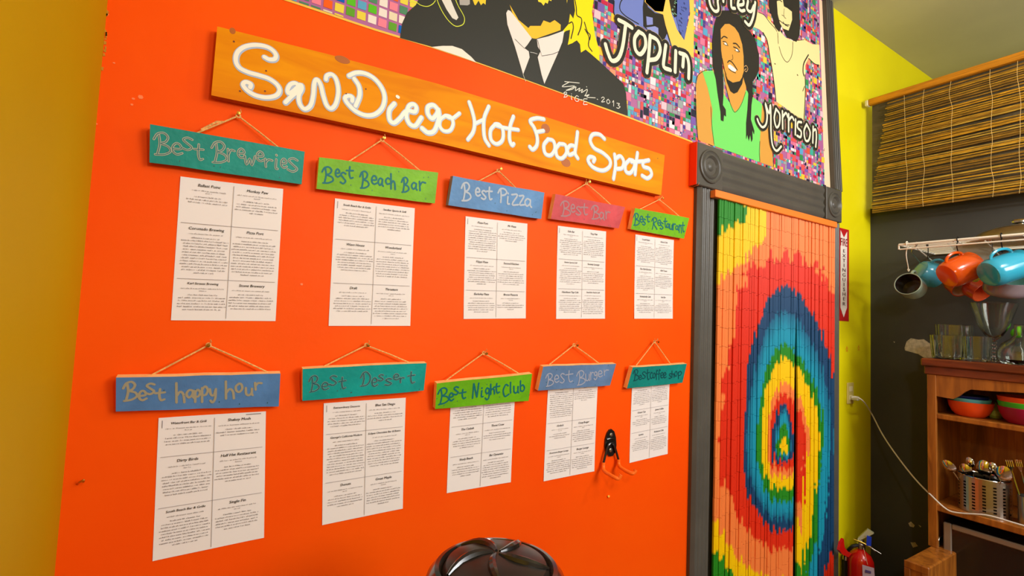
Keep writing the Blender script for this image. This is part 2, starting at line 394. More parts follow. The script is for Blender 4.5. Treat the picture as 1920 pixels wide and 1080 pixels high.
# inner jamb of the doorway
m = MB().box((1.78, DW-.004, 0), (W(1346, 600)[0], DW+.12, 2.03)).box((W(1566, 700)[0]-.01, DW-.004, 0), (2.87, DW+.12, 2.03)).box((1.78, DW-.004, 1.985), (2.87, DW+.12, 2.03))
build('jamb', m, M_grey, door, flat=True)
# trim at the right end of the mural
q = [W(1541, 0), W(1553.5, 0), W(1571.5, 361), W(1557, 355)]
d = (q[0]-q[3])/(q[0][2]-q[3][2]); e = (q[1]-q[2])/(q[1][2]-q[2][2]); q[0] = q[3]+d*(CE-q[3][2]); q[1] = q[2]+e*(CE-q[2][2])
m = MB().hexa(q, nrm*.022)
for t in (.25, .5, .75):
    a = q[3]*(1-t)+q[2]*t; b = q[0]*(1-t)+q[1]*t; m.tube([a+nrm*.022, b+nrm*.022], .0045, 6)
build('trim_4', m, M_grey, kind='structure')

# ================================================================== MURAL (flat paint on the wall)
mural = thing('mural', (1.4, DW, 1.98), 'wall mural of painted musicians over a colourful mosaic, above orange wall and doorway', 'mural')
M_mos = vmat('mosaic_paint', .45, bump=.1)
BOT = [(530, -2), (617, 27), (703, 56), (808, 88), (917, 125), (1060, 177), (1180, 221), (1297, 266)]
hdr = [(1309, 269), (1357, 287), (1430, 313), (1500, 338), (1556, 359)]
bw = [W(*p) for p in BOT]; hw = [W(*p) for p in hdr]
def zbot(x):
    pts = bw+hw
    if x <= pts[0][0]: return pts[0][2]+(x-pts[0][0])*.0
    for a, b in zip(pts, pts[1:]):
        if a[0] <= x <= b[0]: return a[2]+(b[2]-a[2])*(x-a[0])/(b[0]-a[0]+1e-9)
    return pts[-1][2]
RT = lambda z: W(1556, 353)[0]+(z-W(1556, 353)[2])*(q[0][0]-q[3][0])/(q[0][2]-q[3][2])
# ground colour
m = MB(); m.prism([(-.2, DW-.001, CE), (-.2, DW-.001, bw[0][2])]+[p+nrm*.001 for p in bw]+[p+nrm*.001 for p in hw]+[(q[0][0], DW-.001, CE)], (0, .0008, 0))
build('ground_coat', m, paint((172, 96, 150)), mural, flat=True)
m = MB().prism([W(1546, 349, .0014), W(1557, 355, .0014), q[0]+nrm*.0014+np.array([.0, 0, -.01]), q[0]+nrm*.0014+np.array([-.03, 0, -.01])], (0, .0003, 0))
build('cream_border', m, paint((250, 214, 178)), mural, flat=True)
m = MB().ribbon([p+nrm*.0015 for p in bw], .006, nrm, 0, 2)
build('yellow_edge_line', m, paint((244, 190, 60)), mural, flat=True)
# mosaic tiles, painted
PA = [(90,190,30),(230,210,70),(0,95,185),(90,165,200),(232,222,212),(240,96,24),(80,135,100),(240,130,150),(228,214,180),(96,160,40)]
PB = [(60,170,150),(224,84,84),(236,222,226),(70,60,140),(38,40,60),(88,160,200),(226,120,150),(240,196,60),(50,140,80),(214,90,60),(120,90,170),(238,190,200),(150,160,160),(196,40,70),(90,190,180),(244,150,110)]
m = MB()
def tile(x0, z0, x1, z1, c, j):
    zb = zbot((x0+x1)/2)+.004
    if z1 < zb+.004 or x1 > RT(z1)-.038: return
    z0 = max(z0, zbot(x0)+.004); zz = max(z0, zbot(x1)+.004)
    y = DW-.0019; g = lambda: random.uniform(-j, j)
    if z1-z0 < .003: return
    m.add([(x0+g(), y, z0), (x1+g(), y, zz), (x1+g(), y, z1), (x0+g(), y, z1+g())], [(0, 1, 2, 3)], c)
s = .029
for i in range(40):
    for k in range(38):
        x = -.2+i*s; z = CE-(k+1)*s*1.02
        if x+s > 1.0: break
        c = random.choice(PA); tile(x+.003, z+.003, x+s-.003, z+s-.003, c, .0006)
s = .0165; used = set(); nx = int((2.8-1.06)/s)
for i in range(nx):
    for k in range(90):
        if (i, k) in used: continue
        x = 1.0+i*s; z = CE-(k+1)*s
        if z < 2.0: break
        r = random.random(); a = b = 1
        if r < .08: a = b = 2
        elif r < .18: b = 2
        elif r < .26: a = 2
        for u in range(a):
            for v in range(b): used.add((i+u, k+v))
        if random.random() < .1: continue
        if a == 1 and b == 1 and random.random() < .2:
            h = s/2
            for u in (0, 1):
                for v in (0, 1): tile(x+u*h+.001, z+v*h+.001, x+(u+1)*h-.001, z+(v+1)*h-.001, random.choice(PB), .0003)
        else: tile(x+.0012, z-(b-1)*s+.0012, x+a*s-.0012, z+s-.0012, random.choice(PB), .0009)
build('mosaic', m, M_mos, mural, flat=True)
# figures: layered flat paint
def clipbot(poly): return poly
LAY = [0]
def fill(mb, poly, c, ly):
    o = .0022+.00035*ly; mb.prism([W(x, y, o) for x, y in poly], (0, .0002, 0), c)
def line(mb, pts, wpx, c, ly, k=4):
    o = .0022+.00035*ly; P = [W(x, y, o) for x, y in pts]; z = depth(P[0]); mb.ribbon(P, wpx*z/FL, nrm, 0, k, c)
M_fig = vmat('mural_figure_paint', .42)
BK = (44, 42, 38)
def Z3(p): return px(p, 520, 0, 4.571)
def Z4(p): return px(p, 900, 0, 4.571)
def Z5(p): return px(p, 1280, 0, 4.571)
def Z6(p): return px(p, 1280, 180, 4.571)
# --- man in a black suit
g = MB(); SU = (52, 52, 46)
fill(g, [(750, 71), (754, 44), (763, 24), (780, 9), (790, -12), (1100, -12), (1090, 60), (1110, 103), (1127, 118), (1151, 140), (1169, 157), (1174, 175), (1177, 217), (1060, 176), (917, 124), (860, 104), (808, 87)], SU, 0)
fill(g, [(809, 88), (830, 86), (848, 86), (866, 92), (884, 107), (893, 117), (860, 105)], (240, 230, 214), 1)
line(g, Z3([(1130, 10), (1190, 20), (1230, 45), (1285, 55), (1330, 35), (1355, 5)]), 1.3, (220, 230, 70), 1)
line(g, Z3([(1370, 0), (1385, 40), (1420, 110), (1470, 180), (1530, 225), (1590, 210), (1605, 165), (1590, 120), (1550, 50), (1525, -10)]), 1.5, (220, 230, 70), 1)
fill(g, Z3([(1395, -30), (1450, 80), (1500, 155), (1535, 172), (1552, 150), (1520, 80), (1475, -30)]), (222, 218, 206), 1)
fill(g, Z3([(1555, -40), (1650, -40), (1650, 35), (1630, 46), (1565, 42)]), (170, 166, 160), 1)
fill(g, Z3([(1660, -40), (1790, -40), (1785, 40), (1765, 25), (1745, 45), (1725, 5), (1700, 45), (1690, 40)]), (230, 200, 50), 1)
# face, neck, shirt, tie
fill(g, Z4([(255, 40), (330, 170), (415, 240), (430, 222), (520, 222), (545, 175), (600, 195), (640, 172), (692, 212), (690, 258), (480, 332), (450, 328), (370, 260), (290, 150)]), (240, 190, 50), 1)
fill(g, Z4([(225, 112), (240, 85), (262, 95), (445, 328), (385, 415), (418, 440), (425, 492), (370, 638), (300, 400), (235, 210)]), (232, 222, 214), 2)
fill(g, Z4([(488, 335), (590, 310), (722, 262), (706, 360), (668, 455), (552, 718), (528, 640), (495, 490), (518, 440), (495, 400)]), (232, 222, 214), 2)
line(g, Z4([(300, 335), (345, 380), (382, 415), (418, 375), (446, 330)]), 1, BK, 3, 1)
line(g, Z4([(676, 442), (620, 465), (530, 480), (512, 425), (495, 345)]), 1, BK, 3, 1)
line(g, Z4([(432, 448), (460, 452), (490, 462)]), 1, (200, 200, 196), 3, 1)
line(g, Z4([(370, 640), (390, 695)]), 1, (200, 200, 180), 3, 1)
fill(g, Z4([(485, -50), (612, -50), (612, 10), (590, 0), (580, 32), (560, 20), (545, 48), (525, 22), (500, 15)]), (250, 220, 60), 1)
fill(g, Z4([(800, -50), (982, -50), (960, 100), (985, 300), (1022, 430), (1024, 525), (958, 468), (905, 425), (865, 450), (858, 380), (830, 345), (790, 370), (752, 385), (765, 320), (772, 255), (735, 265), (700, 300), (712, 262), (760, 205), (772, 118), (800, 160), (815, 90)]), (248, 222, 20), 1)
for s_ in ([(805, -40), (825, 60), (830, 130), (870, 160), (865, 230), (840, 300)], [(895, 190), (920, 270), (945, 300), (940, 340)], [(900, 250), (935, 320), (930, 390), (960, 440)], [(765, 200), (790, 190), (800, 240), (780, 330)]):
    line(g, Z4(s_), 2.2, BK, 2)
fill(g, Z4([(740, -50), (745, 30), (755, -50)]), (230, 200, 60), 1)
# signature
SIG = [[(820+x/4, 130+y/4) for x, y in s_] for s_ in ([(955, 92), (1065, 103)], [(990, 95), (935, 130), (1030, 125), (985, 150), (965, 158), (1010, 150), (1040, 130), (1035, 160), (1070, 140), (1060, 165), (1090, 150), (1080, 175), (1125, 150), (1115, 185), (1105, 200), (1140, 190), (1120, 208), (1185, 214)], [(1198, 224), (1203, 226)], [(1118, 130), (1121, 132)])]
SIG += glyphs([('B',945,170,975,210),('i',1000,183,1012,225),('G',1028,198,1060,240),('-',1068,226,1086,230),('E',1095,222,1124,264),('2',1230,208,1255,244),('0',1268,224,1296,258),('1',1312,235,1332,276),('3',1345,252,1372,292)], 820, 130, 4)
for s_ in SIG: line(g, s_, 1.35, (226, 224, 210), 3)
build('painted_person', g, M_fig, mural, label='man in black suit, white collar and long yellow hair', flat=True)
# --- woman in blue
g = MB(); BL = (112, 128, 196)
fill(g, Z4([(1150, -50), (1800, -50), (1790, 100), (1752, 340), (1650, 395), (1560, 380), (1400, 235), (1290, 200), (1150, 120)]), BL, 0)
fill(g, Z4([(1410, -50), (1440, 60), (1500, 110), (1580, 125), (1600, 230), (1640, 395), (1560, 375), (1480, 300), (1400, 225), (1395, 60)]), BK, 1)
fill(g, Z4([(1425, 140), (1480, 152), (1482, 210), (1430, 216)]), (132, 142, 204), 2)
fill(g, Z4([(1425, 235), (1500, 225), (1528, 240), (1530, 325), (1470, 300)]), (140, 150, 210), 2)
fill(g, Z4([(1580, 340), (1602, 290), (1632, 385), (1600, 380)]), (132, 142, 204), 2)
line(g, Z4([(1240, -30), (1205, 20), (1200, 80), (1240, 130), (1300, 170), (1360, 205)]), 2, BK, 2)
line(g, Z4([(1150, 10), (1150, 120), (1200, 150)]), 2.4, BK, 2)
fill(g, Z4([(1420, -50), (1615, -50), (1640, 110), (1690, 255), (1750, 345), (1800, 120), (1792, -50), (1834, -50), (1832, 500), (1750, 440), (1645, 392), (1590, 215), (1570, 125), (1500, 100), (1412, 15)]), (248, 200, 90), 3)
fill(g, Z4([(1418, -50), (1600, -50), (1570, 100), (1500, 95), (1420, 20)]), (250, 226, 150), 3)
fill(g, Z4([(1612, -50), (1690, -50), (1688, 140), (1668, 150), (1638, 90)]), BK, 4)
fill(g, Z4([(1675, -50), (1792, -50), (1795, 90), (1752, 340), (1712, 270), (1682, 150)]), (88, 104, 176), 4)
for i in range(26):
    x = random.uniform(1700, 1775); y = random.uniform(0, 290)
    if x > 1790-(y-100)*.12: continue
    line(g, Z4([(x, y), (x+8, y+12)]), 1.1, (40, 44, 80), 5, 1)
for i in range(12):
    x = random.uniform(1630, 1680); y = random.uniform(-10, 120); line(g, Z4([(x, y), (x+9, y+6)]), 1.2, (150, 210, 170), 5, 1)
build('painted_person', g, M_fig, mural, label='figure in blue clothes with yellow arm and patterned sleeve', flat=True)
# --- man in green vest with dreadlocks
g = MB(); TN = (212, 154, 70); GR = (116, 216, 104)
fill(g, [(1317, 132), (1309, 140), (1305, 160), (1306, 215), (1309, 262), (1339, 274), (1345, 200)], TN, 0)
fill(g, [(1426, 190), (1438, 215), (1446, 250), (1449, 300), (1450, 313), (1424, 304)], TN, 0)
fill(g, [(1317, 134), (1337, 132), (1346, 160), (1377, 205), (1398, 168), (1412, 182), (1429, 195), (1425, 260), (1425, 304), (1340, 274), (1334, 240), (1336, 205), (1327, 165)], GR, 1)
line(g, [(1337, 131), (1322, 132), (1309, 141), (1305, 155), (1304, 190), (1307, 240), (1309, 262)], 1.1, BK, 3)
line(g, [(1333, 200), (1335, 235), (1339, 270)], .8, BK, 3); line(g, [(1425, 265), (1424, 285), (1425, 303)], 1.2, BK, 3)
line(g, [(1446, 240), (1449, 280), (1451, 312)], .9, BK, 3)
fill(g, Z5([(345, 590), (530, 640), (545, 760), (520, 850), (480, 930), (448, 962), (410, 890), (370, 740)]), TN, 2)
line(g, Z5([(370, 740), (410, 890), (448, 962), (500, 900), (540, 790)]), .9, BK, 3)
fill(g, Z5([(268, 230), (290, 150), (340, 90), (420, 88), (490, 135), (555, 240), (620, 330), (655, 470), (655, 600), (625, 670), (600, 700), (600, 800), (605, 830), (580, 850), (550, 760), (520, 660), (340, 520), (345, 660), (352, 780), (345, 900), (370, 940), (372, 1000), (355, 985), (350, 1040), (328, 1030), (325, 960), (300, 800), (285, 680), (258, 560), (252, 380)]), BK, 4)
fill(g, Z6([(565, -30), (605, -30), (590, 80), (585, 200), (615, 300), (612, 330), (598, 290), (600, 370), (590, 395), (580, 330), (568, 385), (555, 330), (545, 370), (545, 230), (556, 120)]), BK, 4.5)
fill(g, Z5([(325, 250), (362, 206), (400, 205), (445, 235), (480, 285), (510, 380), (522, 480), (524, 610), (500, 690), (440, 745), (395, 700), (365, 620), (342, 520), (330, 430)]), (214, 154, 66), 5)
fill(g, Z5([(362, 625), (385, 680), (430, 708), (490, 695), (524, 640), (510, 720), (470, 790), (440, 803), (410, 780), (380, 700)]), BK, 6)
fill(g, Z5([(388, 560), (405, 552), (430, 570), (462, 600), (450, 616), (420, 605), (392, 580)]), (244, 238, 226), 7)
for s_, wd in (([(386, 535), (400, 520), (425, 535), (450, 570), (468, 600)], 2.2), ([(395, 590), (430, 615), (455, 625)], 1.2), ([(333, 330), (355, 312), (382, 325)], 2.2), ([(435, 372), (460, 375), (488, 408)], 2.4), ([(345, 355), (370, 360), (388, 392)], 1.4), ([(437, 402), (465, 415), (487, 443)], 2), ([(350, 375), (378, 390)], 1), ([(448, 432), (480, 446)], 1.4), ([(428, 470), (430, 505), (415, 515)], 1), ([(340, 500), (360, 600), (375, 640)], 1)):
    line(g, Z5(s_), wd, BK, 7)
fill(g, Z5([(355, 365), (372, 366), (383, 388), (360, 380)]), (244, 238, 226), 8); fill(g, Z5([(455, 418), (470, 424), (480, 442), (455, 436)]), (244, 238, 226), 8)
line(g, Z5([(530, 570), (545, 562), (558, 590), (545, 615), (530, 600), (545, 590)]), 1.2, (214, 170, 110), 7)
line(g, Z5([(345, 600), (352, 700), (350, 800)]), 1, (120, 190, 110), 5)
build('painted_person', g, M_fig, mural, label='long-haired man in a green vest', flat=True)
# --- bare-chested man with long hair
g = MB(); SK = (236, 220, 156)
fill(g, Z5([(645, 100), (700, 130), (780, 210), (830, 260), (880, 320), (950, 352), (1040, 338), (1110, 378), (1172, 385), (1178, 560), (1130, 545), (1080, 495), (1052, 560), (1056, 800), (1045, 1035), (960, 985), (880, 925), (803, 872), (785, 720), (762, 560), (735, 380), (700, 290), (655, 250), (605, 230), (618, 160)]), SK, 0)
fill(g, Z5([(735, -50), (1000, -50), (1003, 120), (1006, 230), (1003, 300), (975, 360), (940, 340), (895, 322), (865, 262), (850, 220), (828, 275), (792, 235), (760, 120), (738, 60)]), BK, 1)
fill(g, Z5([(803, -50), (850, -50), (868, 55), (895, 68), (936, 100), (938, 170), (908, 262), (862, 245), (834, 200), (815, 120)]), SK, 2)
for s_, wd in (([(830, 175), (870, 205), (915, 215)], 1.6), ([(860, 188), (880, 215), (905, 225)], 1.8), ([(870, 75), (868, 140), (885, 158)], 1), ([(850, 128), (872, 140)], 1), ([(805, 5), (830, 0), (850, 15)], 2), ([(875, 40), (900, 45), (930, 70)], 2.5),
              ([(690, 280), (725, 350), (745, 470), (765, 580), (785, 720), (800, 860)], 2), ([(1078, 470), (1040, 540), (1032, 610), (1040, 650)], 2.6), ([(1050, 640), (1052, 800), (1040, 1030)], 2), ([(1080, 500), (1130, 545), (1170, 558)], 1.2),
              ([(815, 280), (820, 375)], .9), ([(828, 400), (845, 460), (870, 510), (900, 532), (930, 490), (942, 440), (945, 360)], 1), ([(790, 545), (794, 549)], 2), ([(983, 640), (987, 646)], 2), ([(950, 350), (1000, 345), (1040, 340)], 1), ([(1045, 740), (1030, 780)], 1.5), ([(810, 270), (790, 240), (745, 190), (700, 130), (650, 105)], 1)):
    line(g, Z5(s_), wd, BK, 3)
build('painted_person', g, M_fig, mural, label='bare-chested man with long dark hair and necklace', flat=True)
# --- lettering
def letters(st, wo, wi, ly=10):
    g = MB()
    for s_ in st: line(g, s_, wo+1.2, (196, 176, 120), ly-2)
    for s_ in st: line(g, s_, wo, BK, ly)
    for s_ in st: line(g, s_, wi, (238, 232, 204), ly+2)
    return build('lettering', g, M_fig, mural, flat=True)
letters([Z4(s_) for s_ in ([(1190, 172), (1245, 200), (1302, 238)], [(1248, 215), (1222, 400), (1185, 500), (1130, 520), (1095, 450), (1075, 380)], [(1362, 272), (1325, 330), (1332, 425), (1375, 465), (1418, 400), (1410, 310), (1362, 272)],
  [(1458, 305), (1445, 480), (1430, 620)], [(1458, 308), (1520, 345), (1545, 425), (1515, 500), (1450, 515)], [(1592, 388), (1580, 480), (1575, 572), (1632, 600)], [(1678, 438), (1672, 615)], [(1712, 455), (1770, 480), (1790, 560), (1788, 670)], [(1745, 475), (1738, 570)])], 22, 8)
letters([Z6(s_) for s_ in ([(640, 198), (655, 235), (685, 268), (715, 240), (724, 160), (708, 60), (740, 150), (752, 72), (756, 190), (757, 300), (770, 420), (805, 470), (845, 432)], [(800, 110), (785, 190), (803, 268), (828, 240), (832, 160), (800, 110)],
  [(855, 130), (857, 280)], [(857, 180), (885, 145), (900, 180)], [(908, 155), (908, 305)], [(908, 210), (935, 178), (952, 205)], [(968, 200), (965, 330)], [(1018, 225), (988, 225), (985, 270), (1015, 305), (1010, 352), (980, 340)],
  [(1062, 242), (1040, 300), (1052, 378), (1080, 378), (1092, 310), (1062, 242)], [(1118, 262), (1115, 400)], [(1117, 300), (1140, 288), (1146, 350), (1140, 435)])], 15, 4.6)
letters([Z5(s_) for s_ in ([(222, -30), (240, 50), (275, 96), (306, 82), (300, 0), (325, -30)], [(350, -40), (348, 12)], [(415, -40), (418, 60), (448, 72)], [(475, 45), (520, 35), (515, -10), (485, -10), (472, 50), (500, 92), (530, 88)], [(560, 10), (552, 75), (585, 100), (610, 50)], [(622, 20), (605, 140), (572, 215), (535, 185)])], 18, 6)

# ================================================================== MAIN BOARD
of = .028
top = [(407.5, 49.5), (613, 101), (822, 157.5), (1035, 223), (1246.5, 291)]; bot = [(396, 178.5), (610, 223), (822, 268.5), (1035, 319), (1239.5, 366)]
m = MB(); tf = [W(*p, of) for p in top]; bf = [W(*p, of) for p in bot]; th = np.array([0, .022, 0]); n = len(tf)
vs = tf+bf+[p+th for p in tf]+[p+th for p in bf]
fs = [(i, n+i, n+i+1, i+1) for i in range(n-1)]+[(2*n+i, 2*n+i+1, 3*n+i+1, 3*n+i) for i in range(n-1)]
m.add(vs, fs); m.cur = 1
m.add(vs, [(i, i+1, 2*n+i+1, 2*n+i) for i in range(n-1)]+[(n+i, 3*n+i, 3*n+i+1, n+i+1) for i in range(n-1)]+[(0, 2*n, 3*n, n), (n-1, 2*n-1, 4*n-1, 3*n-1)])
board = thing('wooden_sign', tuple(W(822, 212, of)+np.array([0, .011, 0])), 'long orange-stained wooden plank sign lettered San Diego Hot Food Spots', 'sign')
build('plank', m, [M_board, M_boardedge], board, flat=True)
za = lambda p: px(p, 380, 20, 4); zb_ = lambda p: px(p, 820, 130, 4)
ST = [(za(p), 11.2) for p in (
 [(465, 352), (500, 370), (540, 368), (552, 340), (530, 305), (480, 275), (400, 262), (320, 275), (265, 315), (250, 375), (275, 430), (340, 465), (420, 488), (500, 515), (560, 560), (578, 605), (550, 642), (480, 655), (400, 640), (340, 605), (305, 562), (325, 540), (362, 555), (358, 580)],
 [(622, 692), (665, 650), (705, 615), (725, 575), (695, 548), (658, 560), (638, 600), (650, 625), (690, 600), (735, 560), (745, 590), (722, 640), (728, 700), (765, 742), (810, 715), (830, 640), (838, 550), (858, 520), (885, 560), (905, 640), (930, 712), (965, 738), (1000, 700), (1018, 610), (1002, 520), (968, 482), (932, 492), (925, 520)],
 [(1138, 515), (1172, 570), (1178, 640), (1148, 718)], [(1098, 492), (1150, 470), (1220, 475), (1290, 515), (1345, 585), (1365, 660), (1345, 735), (1290, 782), (1220, 788), (1150, 758), (1095, 708), (1068, 665), (1085, 645), (1120, 650), (1122, 682)],
 [(1438, 700), (1400, 750), (1402, 820), (1435, 845), (1480, 810), (1530, 755), (1590, 762), (1602, 728), (1580, 705), (1545, 722), (1528, 790), (1550, 850), (1595, 866), (1640, 805)],
 [(1765, 745), (1730, 712), (1690, 725), (1688, 775), (1722, 812), (1758, 775), (1765, 740), (1772, 800), (1740, 900), (1690, 918), (1645, 885)])]
ST += [(zb_(p), 8.6) for p in (
 [(60, 350), (22, 380), (18, 430), (50, 465), (95, 460), (118, 410), (100, 360), (60, 350), (110, 370), (165, 332)],
 [(238, 248), (262, 320), (278, 400), (268, 470), (228, 528)], [(385, 280), (352, 360), (346, 440), (355, 520), (386, 572)], [(278, 412), (350, 378)],
 [(430, 418), (398, 460), (402, 530), (445, 562), (488, 530), (490, 455), (460, 415), (430, 418), (500, 440), (605, 455)], [(570, 355), (545, 430), (540, 520), (558, 570), (572, 560)],
 [(798, 375), (745, 368), (695, 388), (725, 440), (748, 510), (745, 570), (715, 603), (692, 582)], [(742, 472), (795, 462)],
 [(830, 525), (798, 570), (808, 632), (850, 645), (880, 600), (870, 540), (830, 525)], [(915, 560), (888, 600), (898, 655), (935, 668), (968, 625), (958, 570), (915, 560)],
 [(1050, 472), (1040, 560), (1032, 630), (1052, 668)], [(1035, 580), (1000, 572), (975, 600), (988, 642), (1028, 628)],
 [(1252, 522), (1215, 490), (1165, 490), (1145, 535), (1175, 592), (1240, 628), (1292, 680), (1290, 730), (1240, 760), (1170, 738), (1130, 690), (1142, 658), (1178, 668), (1170, 692)],
 [(1328, 640), (1335, 720), (1320, 822)], [(1335, 672), (1370, 652), (1396, 690), (1385, 740), (1345, 748)], [(1440, 680), (1410, 715), (1412, 765), (1445, 778), (1475, 735), (1470, 690), (1440, 680)],
 [(1500, 628), (1490, 700), (1482, 788)], [(1455, 695), (1555, 690)], [(1585, 682), (1545, 695), (1545, 730), (1590, 748), (1605, 790), (1575, 818), (1535, 798)])]
g1 = MB(); g2 = MB()
for p, wd in ST:
    P = [W(x, y, of) for x, y in p]; k = depth(P[0])/FL
    g1.ribbon(P, wd*k, nrm, .0006, 5); g2.ribbon([q_+np.array([-.0007, 0, .0009]) for q_ in P], wd*k*.62, nrm, .0012, 5)
P = [W(380+1458/4, 20+645/4, of), W(380+1466/4, 20+650/4, of)]; g2.ribbon(P, .009, nrm, .0012)
build('lettering_shade', g1, M_lb, board, flat=True); build('lettering', g2, M_cr, board, flat=True)
# knots and nail holes in the plank
for x, y, a, b, in [(642, 112, 14, 7), (1023, 241, 10, 9), (1061, 305, 11, 8), (436, 58, 5, 6)]:
    c = W(x, y, of); s_ = depth(c)/FL; g = MB()
    g.prism([c+np.array([math.cos(t)*a*s_, -.0004, math.sin(t)*b*s_]) for t in np.linspace(0, 2*math.pi, 15)[:-1]], (0, .0002, 0))
    build('knot', g, mat('wood_knot', (176, 92, 6), .55), board, flat=True)
for x, y in [(499, 133), (497, 171), (450, 171), (686, 167), (438.5, 78), (1083, 234), (649, 176), (1233, 297)]:
    c = W(x, y, of); g = MB(); g.prism([c+np.array([math.cos(t)*.0022, -.0008, math.sin(t)*.0022]) for t in np.linspace(0, 2*math.pi, 9)[:-1]], (0, .0002, 0))
    build('nail_hole', g, paint((110, 50, 12)), board, flat=True)

